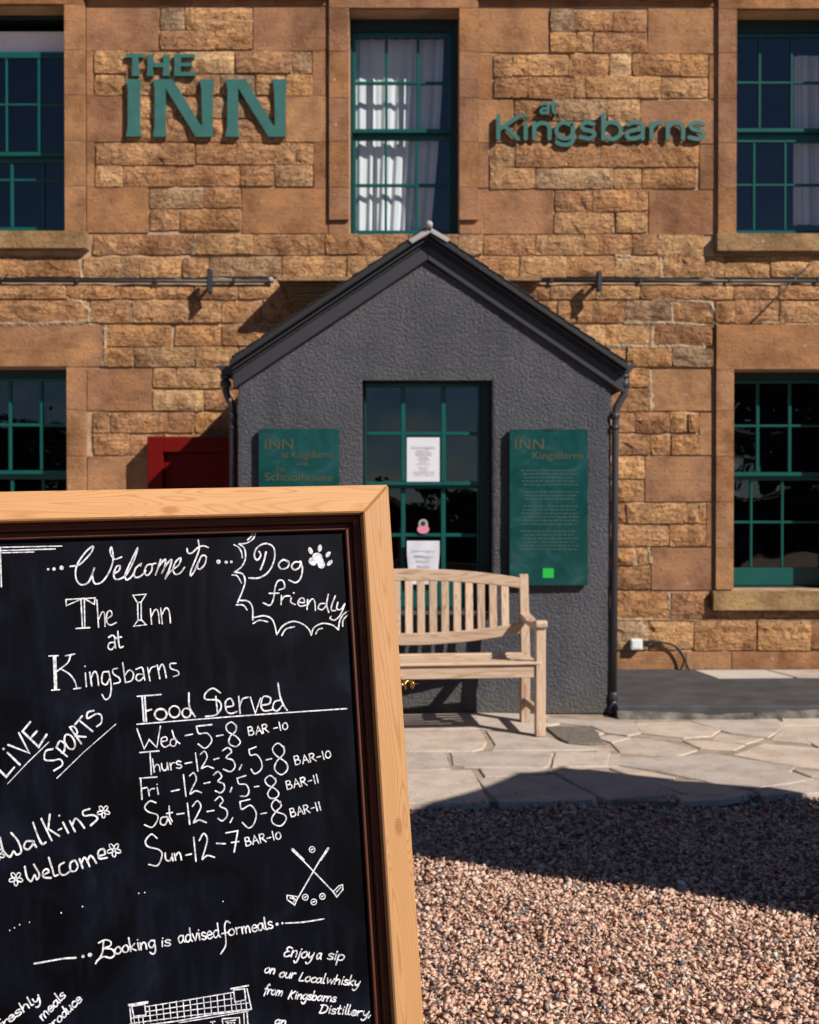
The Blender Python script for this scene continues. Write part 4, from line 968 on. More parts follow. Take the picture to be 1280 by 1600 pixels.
# lead ridge and ball
rp = MB(); rr = [Vector((QX(670), DP-.11, QZ(358))), Vector((QX(670), DW-.01, QZ(358)))]; rp.tube(rr, .020, 12); rp.build('ridge_roll', M['lead'], porch)
for pts in ([(667, 362), (672, 369), (644, 386), (638, 380)], [(671, 368), (674, 362), (703, 379), (698, 384)]):
    b = MB(); b.prism([Vector((QX(x), DP-.106, QZ(y))) for x, y in pts], (0, DW-DP+.09, 0), .003); b.build('ridge_flashing', M['lead'], porch)
b = MB(); b.ball(Vector((QX(670), DP-.112, QZ(357))), .025); b.build('ridge_ball', M['lead'], porch)
# gutters and downpipes
def gutter(sgn, label):
    s_ = sgn; X = (lambda p: QX(p)); xo = 337 if s_ < 0 else 993; xi = 364 if s_ < 0 else 966
    e = empty('gutter', (QX(xo), DP, QZ(575)), label, 'gutter')
    prof = [(xi, 571), (xo, 570.5), (xo-s_*2, 574), (xo-s_*7, 578), (xo-s_*10, 583), (xi+s_*2, 584.5), (xi, 582)]
    b = MB(); b.prism([Vector((QX(x), DP+(.02 if s_ < 0 else -.04), QZ(y))) for x, y in prof], (0, DW-DP-.03, 0), .002); b.build('trough', M['barge'], e)
    return e
def downpipe(sgn, label):
    Y = DP+(.07 if sgn < 0 else .0)
    if sgn > 0:
        path = [(977, 584), (977, 604), (975, 616), (968, 628), (963, 637), (961.5, 648), (961, 760), (959, 1100)]; cx = 977; col = [(975.5, 588), (975.5, 600)]; low = [(961, 650), (961, 668)]; bt = (959, 1088)
    else:
        path = [(353, 584), (353, 606), (354, 614), (358, 624), (363, 634), (364, 648), (364, 760), (365, 1100)]; col = [(353, 588), (353, 600)]; low = [(364, 650), (364, 668)]; bt = (365, 1088)
    P = [Vector((QX(x, Y), Y, QZ(y, Y))) for x, y in path]
    e = empty('downpipe', (P[-1].x, Y, 0), label, 'downpipe')
    sm = smooth([tuple(p) for p in P[1:6]], 6); full = [P[0]]+[Vector(p) for p in sm]+P[6:]
    # y-aware smoothing uses 3D tuples
    b = MB(); b.tube(full, .0225, 16); b.build('pipe', M['iron'] if sgn < 0 else M['barge'], e)
    for (xc, yc), r, h in [(col[0], .034, .016), (col[1], .036, .022), (low[0], .031, .02), (low[1], .030, .014), (bt, .031, .03)]:
        c = Vector((QX(xc, Y), Y, QZ(yc, Y))); b = MB(); b.tube([c-Vector((0, 0, h)), c-Vector((0, 0, h*.6)), c+Vector((0, 0, h*.6)), c+Vector((0, 0, h))], [r*.8, r, r, r*.8], 16); b.build('collar', M['barge'], e)
    bx_ = P[-1]; b = MB(); b.tube([bx_+Vector((0, 0, .04)), bx_, bx_+Vector((-.01*sgn, -.03, -.035)), bx_+Vector((-.015*sgn, -.07, -.06))], .026, 14); b.build('shoe', M['iron'], e)
    return e
gutter(-1, 'black gutter on the left eave of the porch'); gutter(1, 'black gutter on the right eave of the porch')
downpipe(-1, 'black swan-neck downpipe at the left corner of the porch'); downpipe(1, 'grey swan-neck downpipe at the right corner of the porch')

# ------------------------------------------------------------------ green sign panels
def panel(px0, px1, py0, py1, label):
    YP = DP-.05; e = empty('sign_panel', (QX((px0+px1)/2, YP), YP, QZ(py1, YP)), label, 'sign')
    b = MB(); b.box(QX(px0, YP), QX(px1, YP), YP, DP-.012, QZ(py1, YP), QZ(py0, YP), .003, 2); b.build('board', M['panelm'], e); return e, YP
def panel_mat():
    m, nt, p = mat('green_sign_board'); l = nt.links.new; tcn = nd(nt, 'ShaderNodeTexCoord')
    n = nd(nt, 'ShaderNodeTexNoise', Scale=3.2, Detail=5.0, Roughness=.5, Distortion=2.5); l(tcn.outputs['Object'], n.inputs['Vector'])
    c = ramp(nt, [(.32, (.002, .040, .038)), (.5, (.006, .054, .053)), (.68, (.020, .078, .082))]); l(n.outputs['Fac'], c.inputs[0]); l(c.outputs[0], p.inputs['Base Color'])
    p.inputs['Roughness'].default_value = .22; return m
M['panelm'] = panel_mat()
eR, YP = panel(796, 919, 671, 915, 'tall green sign panel headed The Inn at Kingsbarns right of the porch window')
def ptxt(e, txt, a, c, base, h, m='gold', cap='K', name='lettering'): text_letters(e, txt, a, c, base, h, YP-.0015, 0, m, each=False, name=name, capref=cap)
ptxt(eR, 'THE', 806, 822, 685, 4.5); ptxt(eR, 'INN', 805, 850, 702, 16); ptxt(eR, 'at', 853, 861, 702, 6); ptxt(eR, 'KingsBarns', 832, 911, 717, 11)
M['faint'] = simple('faint_print', (.030, .072, .064), .6)
r_ = random.Random(3); y = 733
paras = [('Our village inn stands at the heart', .72), ('of a small coastal parish and has', .74), ('welcomed travellers for many years', .7), ('with good food and warm rooms', .68), ('all through the seasons', .7)]
body = ['Welcome to our village inn', 'serving food and drink to', 'walkers golfers and families', 'by the shore every day', '', 'Breakfast lunch and dinner', 'are made with local produce', 'from farms and boats nearby', 'and the bar is open late', '', 'Rooms are upstairs with', 'views across the green', 'Please ask inside for more', 'details of bed and breakfast', 'and table bookings here', '', 'Dogs are always welcome', 'Parking behind the inn', 'Thank you for calling', 'and see you again soon']
b = MB()
for i in range(23):     # rows of small print, illegible in the photograph: fine ruled strokes of word length
    if i in (5, 9, 16): continue
    yy = 735+i*5.6; x = 812+r_.uniform(0, 8); xe = 906-r_.uniform(0, 10)
    while x < xe:
        w_ = r_.uniform(3, 9); x1 = min(xe, x+w_); b.box(QX(x, YP), QX(x1, YP), YP-.0016, YP-.0004, QZ(yy+.9, YP), QZ(yy-.9, YP)); x = x1+1.6
b.build('small_print', M['faint'], eR)
b = MB(); b.box(QX(848.5, YP), QX(865.5, YP), YP-.002, YP-.0004, QZ(903, YP), QZ(888, YP)); b.build('green_square', M['lime'], eR)
b = MB(); b.box(QX(851, YP), QX(865, YP), YP-.006, DP-.012, QZ(672.5, YP), QZ(669.5, YP), .001); b.build('clip', M['iron'], eR)
eL, YP = panel(404, 530, 670, 915, 'green sign panel reading The Inn KingsBarns and Schoolhouse left of the porch window')
ptxt(eL, 'THE', 414, 431, 684, 4.5); ptxt(eL, 'INN', 414, 458, 702, 16); ptxt(eL, 'at KingsBarns', 440, 520, 715.5, 11); ptxt(eL, 'and', 462, 480, 727, 6, cap='d'); ptxt(eL, 'The', 430, 446, 736, 7); ptxt(eL, 'Schoolhouse', 414, 520, 751, 12)

# notices and sticker in the porch window
def notice(px0, px1, py0, py1, label, lines, curl=0, seed=1):
    Yn = DP+.128; e = empty('notice', (QX((px0+px1)/2, Yn), Yn, QZ(py1, Yn)), label, 'notice')
    V = []; F = []; n = 8
    for j in range(n+1):
        for i in range(n+1):
            u, v = i/n, j/n; inset = curl*max(0, v-.3)*(-1 if u > .5 else 1)*6*abs(u-.5)*2
            V.append((QX(px0+(px1-px0)*u+inset, Yn), Yn+curl*.004*math.sin(u*9+v*5), QZ(py0+(py1-py0)*v, Yn)))
    for j in range(n):
        for i in range(n): a = j*(n+1)+i; F.append([a, a+n+1, a+n+2, a+1])
    pydata('sheet', V, F, M['paper'], e, True)
    for (txt, a, c, base, h) in lines: text_letters(e, txt, a, c, base, h, Yn-.006, 0, 'ink', each=False, name='print', capref='K')
L1 = [('The Inn at Kingsbarns', 643, 680, 700.5, 3), ('Opening hours', 651, 671, 705, 2.2), ('Monday Tuesday', 650, 675, 708.5, 2.2), ('Wednesday Thursday', 650, 675, 711.5, 2.2), ('Friday', 656, 669, 715, 2.2), ('Saturday', 654, 672, 718.2, 2.2), ('Sunday', 657, 667, 722, 2), ('food served', 652, 672, 725.5, 2), ('please ask', 654, 669, 731, 2), ('at the bar', 657, 669, 735, 2), ('bookings taken inside', 646, 679, 738.5, 2), ('call or visit us', 648, 678, 742.5, 2)]
notice(636, 687, 683.5, 753, 'white notice taped inside the middle pane above the meeting rail', L1)
L2 = [('The Inn at Kingsbarns', 643, 680, 862, 2.6), ('TEMPORARILY', 647, 677, 872, 4.2), ('CONTACT', 650, 672, 879, 3.6), ('DETAILS', 652, 671, 887, 4)]
notice(636, 687, 845, 913, 'creased white notice in the lower middle pane behind the bench back', L2, curl=1)
Ys = DP+.160; e = empty('sticker', (QX(661.5, Ys), Ys, QZ(834, Ys)), 'small grey and pink round sticker low in the porch window', 'sticker')
for (cx_, cy_, rx_, ry_, m_, k) in ((661.5, 819, 7.5, 8, 'lead', 0), (661.5, 827, 9.5, 7, 'pink', 1), (661.5, 818, 3.4, 3.6, 'greypipe', 2)):
    b = MB(); b.prism([Vector((QX(cx_+rx_*math.cos(a), Ys), Ys-.002*k, QZ(cy_+ry_*math.sin(a), Ys))) for a in np.linspace(0, 2*math.pi, 20)[:-1]], (0, .0015, 0)); b.build('sticker_disc', M[m_], e)

# ------------------------------------------------------------------ junction box and cable
e = empty('junction_box', (WX(992), DW-.03, WZ(1014)), 'small white junction box low on the sandstone wall', 'junction box')
b = MB(); b.box(WX(983.5), WX(1002), DW-.075, DW-.012, WZ(1014), WZ(997), .006, 2); b.build('box_body', M['white'], e)
b = MB(); b.box(WX(986), WX(999.5), DW-.079, DW-.0745, WZ(1011.5), WZ(999.5), .002); b.build('lid', M['white'], e)
t = MB()
for pts in ([(1002, 1002), (1020, 1001), (1042, 1004), (1055, 1009), (1064, 1020), (1070, 1034), (1076, 1048)], [(1002, 1004), (1030, 1003), (1052, 1008), (1066, 1026), (1066, 1036), (1059, 1048)]):
    q = smooth(pts, 6); t.tube([(WX(x), DW-.04-.02*i/len(q), WZ(y)) for i, (x, y) in enumerate(q)], .0075, 8)
tag(t.build('cable', M['cable']), 'black cable looping from the white junction box to the ground', 'cable')

# ------------------------------------------------------------------ bench
BR = .10
bench = empty('garden_bench', (.02, 7.12, 0), 'weathered teak garden bench with curved slatted back against the porch', 'bench', rot=(0, 0, BR))
HW = .71
def leg(x, y, z1_, rake=0):
    b = MB(); h = .028
    if rake:
        pts = [Vector((x-h, y-h, .0)), Vector((x-h, y+h, .0)), Vector((x-h, y+h, .43)), Vector((x-h, y+h+rake, z1_)), Vector((x-h, y-h+rake+.012, z1_)), Vector((x-h, y-h, .43))]
        b.prism(pts, (2*h, 0, 0), .004)
    else: b.box(x-h, x+h, y-h, y+h, 0, z1_, .004)
    b.build('leg', M['teak_z'], bench)
for sx in (-1, 1): leg(sx*HW, -.225, .625); leg(sx*HW, .225, .90, .05)
for sx in (-1, 1):
    b = MB(); prof = [(-.275, .655), (-.262, .668), (-.235, .668), (-.15, .648), (0, .640), (.12, .655), (.235, .668), (.235, .640), (.1, .622), (-.02, .612), (-.17, .618), (-.20, .626), (-.262, .622), (-.275, .632)]
    b.prism([Vector((sx*HW-.033, y, z)) for y, z in prof], (.066, 0, 0), .004); b.build('armrest', M['teak_y'], bench)
    b = MB(); b.box(sx*HW-.014, sx*HW+.014, -.197, .197, .11, .155, .003); b.build('stretcher', M['teak_y'], bench)
    b = MB(); b.box(sx*HW-.016, sx*HW+.016, -.197, .197, .345, .405, .003); b.build('side_rail', M['teak_y'], bench)
b = MB(); b.box(-HW+.029, HW-.029, -.238, -.212, .338, .408, .003); b.build('front_rail', M['teak_x'], bench)
b = MB(); b.box(-HW+.029, HW-.029, .205, .235, .345, .405, .003); b.build('back_rail', M['teak_x'], bench)
for i in range(6):
    y0 = -.258+i*.079; dz = -.010*math.sin(i/5*math.pi)
    b = MB(); b.box(-HW-.005 if i not in (0, 5) else -HW+.03*(i == 5)-.0, HW+.005 if i not in (0, 5) else HW-.03*(i == 5), y0, y0+.055, .414+dz, .431+dz, .004); b.build('seat_slat', M['teak_x'], bench)
def curved(z_top, z_bot, name, y0, y1):
    b = MB(); n = 24; xs = np.linspace(-HW+.027, HW-.027, n)
    for i in range(n-1): pass
    V = []; 
    for x in xs:
        for y in (y0, y1):
            V.append((x, y, z_bot(x))); V.append((x, y, z_top(x)))
    F = []
    for i in range(n-1):
        a = i*4; c = a+4
        F += [[a, c, c+1, a+1], [a+2, a+3, c+3, c+2], [a+1, c+1, c+3, a+3], [a, a+2, c+2, c]]
    F += [[0, 1, 3, 2], [(n-1)*4, (n-1)*4+2, (n-1)*4+3, (n-1)*4+1]]
    bb = bmesh.new(); vs = [bb.verts.new(v) for v in V]; [bb.faces.new([vs[k] for k in f]) for f in F]; bmesh.ops.recalc_face_normals(bb, faces=bb.faces[:])
    bmesh.ops.bevel(bb, geom=[e_ for e_ in bb.edges if abs((e_.verts[0].co-e_.verts[1].co).normalized().x) > .9], offset=.004, segments=1, affect='EDGES')
    m = MB(); m._m(bb); m.build(name, M['teak_x'], bench)
q2 = lambda x: (x/.68)**2
ttop = lambda x: .938-.058*q2(x); tbot = lambda x: .866-.050*q2(x); btop = lambda x: .548+.056*q2(x); bbot = lambda x: .476+.064*q2(x)
curved(ttop, tbot, 'top_rail', .245, .275); curved(btop, bbot, 'lower_back_rail', .222, .250)
for i in range(17):
    x = (i-8)*.0738; b = MB(); za, zb = btop(x)-.01, tbot(x)+.012
    pts = [Vector((x-.0235, .229, za)), Vector((x-.0235, .243, za)), Vector((x-.0235, .264, zb)), Vector((x-.0235, .250, zb))]
    b.prism(pts, (.047, 0, 0), .003); b.build('back_slat', M['teak_z'], bench)

# ------------------------------------------------------------------ parasol standing out of the frame on the right (casts the shadow on the gravel)
pc_ = Vector((3.18, 2.86, 0)); RIM = 2.2
par = empty('parasol', pc_, 'large open green garden parasol standing on the gravel right of the view', 'parasol')
b = MB(); b.tube([pc_+Vector((0, 0, 0)), pc_+Vector((0, 0, 2.75))], .024, 14); b.build('pole', M['teak_z'], par)
b = MB(); b.tube([pc_+Vector((0, 0, GZ)), pc_+Vector((0, 0, .03)), pc_+Vector((0, 0, .06)), pc_+Vector((0, 0, .30))], [.26, .26, .05, .035], 20); b.build('base', M['slabdark'], par)
rim = []
for x, y, z in [(505, 1312, RIM), (645, 1266, RIM), (797, 1216, RIM), (866, 1205, RIM), (1184, 1239, RIM), (1520, 1290, RIM), (1640, 1400, RIM-.12), (1330, 1441, RIM-.12), (972, 1389, RIM-.12), (640, 1346, RIM-.12)]:
    g_ = on_z(x, y, -.035); h_ = z+.035; rim.append(Vector((g_.x+h_*SA/SB, g_.y-h_/SB, RIM)))
V = [pc_+Vector((0, 0, 2.72))]; F = []
nr = len(rim); sub = 6; ring = []
for i in range(nr):
    a, c = rim[i], rim[(i+1) % nr]
    for q in range(sub):
        t = q/sub; p = a.lerp(c, t); p = p+(pc_+Vector((0, 0, RIM))-p)*.035*math.sin(t*math.pi); ring.append(p)
V += ring; V += [p-Vector((0, 0, .12)) for p in ring]; n = len(ring)
for i in range(n):
    j = (i+1) % n; F += [[0, 1+i, 1+j], [1+i, 1+n+i, 1+n+j, 1+j]]
pydata('canopy', V, F, M['canopy'], par)
for p in rim:
    b = MB(); b.tube([pc_+Vector((0, 0, 2.70)), p-Vector((0, 0, .01))], .009, 6); b.build('rib', M['teak_x'], par)

# ------------------------------------------------------------------ trees behind the viewer, mirrored in the window glass
def tree(x, y, h, r, label, seed):
    rd = random.Random(seed); e = empty('broadleaf_tree', (x, y, GZ), label, 'tree', 'trees across the road from the inn')
    b = MB(); b.tube([(x, y, GZ-.1), (x+.1, y, h*.3), (x-.05, y+.1, h*.75)], [.28, .2, .06], 10)
    for k in range(6):
        a = rd.uniform(0, 6.28); z0 = h*rd.uniform(.3, .55); b.tube([(x, y, z0), (x+math.cos(a)*r*.4, y+math.sin(a)*r*.4, z0+h*.18), (x+math.cos(a)*r*.7, y+math.sin(a)*r*.7, z0+h*.28)], [.1, .06, .02], 6)
    b.build('trunk', M['bark'], e)
    cl = [(rd.uniform(-1, 1)*r*.65, rd.uniform(-1, 1)*r*.6, h*rd.uniform(.35, .86), rd.uniform(.35, .6)*r*.8) for _ in range(16)]
    V = []; F = []
    for k in range(5200):
        cx, cy, cz, cr_ = cl[k % 16]; v = Vector((rd.gauss(0, 1), rd.gauss(0, 1), rd.gauss(0, 1))).normalized()*cr_*rd.uniform(.5, 1.08)
        p = Vector((x+cx, y+cy, cz))+v; a = Vector((rd.gauss(0, 1), rd.gauss(0, 1), rd.gauss(0, 1))).normalized(); c = a.orthogonal().normalized(); s_ = rd.uniform(.10, .2)
        n = len(V); V += [p-a*s_, p+c*s_*.6, p+a*s_, p-c*s_*.6]; F.append([n, n+1, n+2, n+3])
    pydata('crown', V, F, M['leaf'], e)
for i, (x, y, h, r) in enumerate([(4.7, -15, 6.2, 2.5), (7.6, -17, 7.6, 3.1), (11, -16, 7.2, 3.0), (-6.8, -19, 3.4, 2.3), (-12, -18, 4.2, 2.6), (15.5, -17, 7.4, 3.0), (-4.6, -21, 3.0, 1.9)]):
    tree(x, y, h, r, ['tall dark broadleaf tree mirrored at the right of the porch window', 'tallest broad dark tree across the road', 'dark round-crowned tree right across the road', 'low bushy tree left across the road', 'small spreading tree at the far left across the road', 'large dark tree at the far right across the road', 'low round tree left of centre across the road'][i], i+5)

rd = random.Random(91); hg = empty('clipped_hedge', (0, -13, GZ), 'long dark clipped hedge in front of the trees across the road', 'hedge')
b = MB(); b.box(-19, 19, -13.35, -12.65, GZ, 1.35); b.build('stems', M['bark'], hg)
V = []; F = []
for k in range(9000):
    x = rd.uniform(-19.2, 19.2); a_ = rd.uniform(0, math.pi); p = Vector((x, -13+.45*math.cos(a_)*1.1, rd.uniform(0, 1.5) if rd.random() < .7 else 1.35+rd.uniform(0, .25))); p.y = -12.6+rd.uniform(-.1, .12) if p.z < 1.3 else p.y
    a = Vector((rd.gauss(0, 1), rd.gauss(0, 1), rd.gauss(0, 1))).normalized(); c = a.orthogonal().normalized(); s_ = rd.uniform(.06, .12); n = len(V); V += [p-a*s_, p+c*s_*.6, p+a*s_, p-c*s_*.6]; F.append([n, n+1, n+2, n+3])
pydata('foliage', V, F, M['leaf'], hg)

# ------------------------------------------------------------------ the chalkboard
def ray_pt(px, py, d): return on_y(px, py, d)
P1 = ray_pt(607, 757, 2.0); PL = ray_pt(0, 768, 1.827); PB = ray_pt(663, 1600, 1.869)
ax = (P1-PL).normalized(); az = (P1-PB); az = (az-ax*az.dot(ax)).normalized(); ay = az.cross(ax).normalized()   # x right, y into the board, z up
BMt = Matrix((ax, ay, az)).transposed().to_4x4(); BMt.translation = P1
BWD = .87; BL = (P1.z-GZ-.02)/az.z
cb = bpy.data.objects.new('chalkboard_sign', None); COL.objects.link(cb); OFF[cb.name] = Vector((0, 0, 0))
base_t = BMt @ Matrix.Translation((-BWD/2, 0, -BL)); cb.matrix_world = base_t
tag(cb, 'pine framed A-board with white chalk writing standing on the gravel', 'chalkboard')
SH = Matrix.Translation((BWD/2, 0, BL))    # board coordinates (origin at the top right corner) -> local
def bpt(px, py, dep):                      # photo point -> board coordinates on the plane `dep` behind the face
    r = ray(px, py); o = Vector((0, 0, EYE)); n = ay; k = ((P1+ay*dep)-o).dot(n)/r.dot(n); p = o+r*k-P1
    return p.dot(ax), p.dot(az)
FWD = .0455
def bb(name, m, fn): 
    b = MB(); fn(b); return b.build(name, M[m], cb, SH)
def rail(p, y0, y1, m, name='frame_rail', bev=.0025):
    b = MB(); b.prism([Vector((x, y0, z)) for x, z in p], (0, y1-y0, 0), bev); return b.build(name, M[m], cb, SH)
g = .0004
kx, kz = bpt(266, 797, 0); M['pine_knot_x'] = wood('knotty_pine_across', *pc, axis='X', knot=(BWD/2+kx, BL+kz), k=1.5)
kx, kz = bpt(623, 1292, 0); M['pine_knot_z'] = wood('knotty_pine_up', *pc, axis='Z', knot=(BWD/2+kx, BL+kz), k=1.8)
rail([(-BWD, 0), (0, 0), (-FWD, -FWD+g), (-BWD+FWD, -FWD+g)], 0, .045, 'pine_knot_x')
rail([(0, -.0006), (0, -BL), (-FWD, -BL), (-FWD, -FWD-.0006)], 0, .045, 'pine_knot_z')
rail([(-BWD, -.0006), (-BWD, -BL), (-BWD+FWD, -BL), (-BWD+FWD, -FWD-.0006)], 0, .045, 'pine_z')
rail([(-BWD+FWD+g, -BL+.16), (-FWD-g, -BL+.16), (-FWD-g, -BL+.16-FWD), (-BWD+FWD+g, -BL+.16-FWD)], 0.001, .044, 'pine_x')
for a0, a1, dep in ((FWD, FWD+.0115, .022), (FWD+.0115, FWD+.0225, .036)):
    zl = -BL+.16
    rail([(-BWD+a0+g, -a0-g), (-a0-g, -a0-g), (-a1, -a1), (-BWD+a1, -a1)], dep, .052, 'mould_x', 'inner_moulding', .0015)
    rail([(-a0-g, -a0-g), (-a0-g, zl), (-a1, zl), (-a1, -a1-g)], dep, .052, 'mould_z', 'inner_moulding', .0015)
    rail([(-BWD+a0+g, -a0-g), (-BWD+a0+g, zl), (-BWD+a1, zl), (-BWD+a1, -a1-g)], dep, .052, 'mould_z', 'inner_moulding', .0015)
PD = .046
rail([(-BWD+FWD+.01, -FWD-.01), (-FWD-.01, -FWD-.01), (-FWD-.01, -BL+.14), (-BWD+FWD+.01, -BL+.14)], PD, PD+.009, 'board', 'board_panel', 0)
# rear frame of the A, hinged at the top, standing back on the gravel
RA = R(-22)
def rear(fn, name, m):
    b = MB(); fn(b); b.b.transform(Matrix.Translation((0, .062, -.012)) @ Matrix.Rotation(-RA, 4, 'X')); return b.build(name, M[m], cb, SH)
rear(lambda b: b.box(-BWD, -BWD+FWD, 0, .035, -BL+.03, -.02, .002), 'rear_leg', 'pine_z'); rear(lambda b: b.box(-FWD-.012, -.012, 0, .035, -BL+.03, -.02, .002), 'rear_leg', 'pine_z')
rear(lambda b: b.box(-BWD+FWD, -FWD-.012, .001, .034, -.02-FWD, -.02, .002), 'rear_rail', 'pine_x'); rear(lambda b: b.box(-BWD+FWD, -FWD-.012, .001, .034, -BL+.17, -BL+.17+FWD, .002), 'rear_rail', 'pine_x')
rear(lambda b: b.box(-BWD+FWD, -FWD-.012, .012, .02, -BL+.17+FWD, -.02-FWD, 0), 'rear_panel', 'board')
# brass hook on the right edge
hk = Vector((*[0, 0], 0)); hx, hz = bpt(628, 1070, .02)
def hook(b):
    z0 = hz; b.tube([(0, .02, z0), (.012, .02, z0)], .0022, 8); b.tube([(.008, .02, z0+.002), (.018, .022, z0+.006), (.024, .024, z0+.002), (.026, .026, z0-.005)], .0022, 8)
    b.tube([(.012, .02, z0-.008), (.012, .02, z0+.008)], .0016, 6); b.ball(Vector((.0235, .02, z0)), .0078, 2, (.45, 1, 1)); b.tube([(.004, .02, z0+.012), (.003, .02, z0-.03), (.004, .03, z0-.05)], .0018, 6); b.tube([(.02, .02, z0), (.034, .022, z0+.0005)], .0014, 6)
bb('hook', 'brass', hook)

# chalk writing: each stroke drawn as a thin raised ribbon on the panel
class Chalk:
    def __init__(s, name='chalk_lettering'): s.m = MB(); s.k = 0; s.name = name
    def line(s, pts, wpx=3.3, tr=None, n=6):
        sharp = pts[0] == '!'; P = list(pts[1:]) if sharp else list(pts)
        if tr: P = [tr(*p) for p in P]
        if not sharp: P = smooth(P, n)
        Q = [bpt(x, y, PD) for x, y in P]; s.k += 1; dep = PD-.0004-.00003*(s.k % 30)
        kk = random.uniform(0, 99)
        ribbon(s.m.b, Q, wpx*.00040, lambda u, v: (u, dep, v), 0, 3, .28, kk)
        return s
    def dot(s, x, y, rpx, tr=None, ry=None, rot=0, n=14):
        ry = ry or rpx
        if tr: x, y = tr(x, y)
        pts = []
        for k in range(n):
            a = 2*math.pi*k/n; u, v = rpx*math.cos(a)*random.uniform(.93, 1.05), ry*math.sin(a)*random.uniform(.93, 1.05)
            pts.append(bpt(x+u*math.cos(rot)-v*math.sin(rot), y+u*math.sin(rot)+v*math.cos(rot), PD))
        s.k += 1; s.m.b.faces.new([s.m.b.verts.new((u, PD-.0004-.00003*(s.k % 30), v)) for u, v in pts]); return s
    def ring(s, x, y, rx, ry=None, w=2.4, tr=None, rot=0):
        ry = ry or rx; P = [(x+rx*math.cos(a)*math.cos(rot)-ry*math.sin(a)*math.sin(rot), y+rx*math.cos(a)*math.sin(rot)+ry*math.sin(a)*math.cos(rot)) for a in np.linspace(0.3, 2*math.pi+.25, 14)]
        return s.line(P, w, tr, 3)
    def done(s):
        o = s.m.build(s.name, M['chalk'], cb, SH); return o
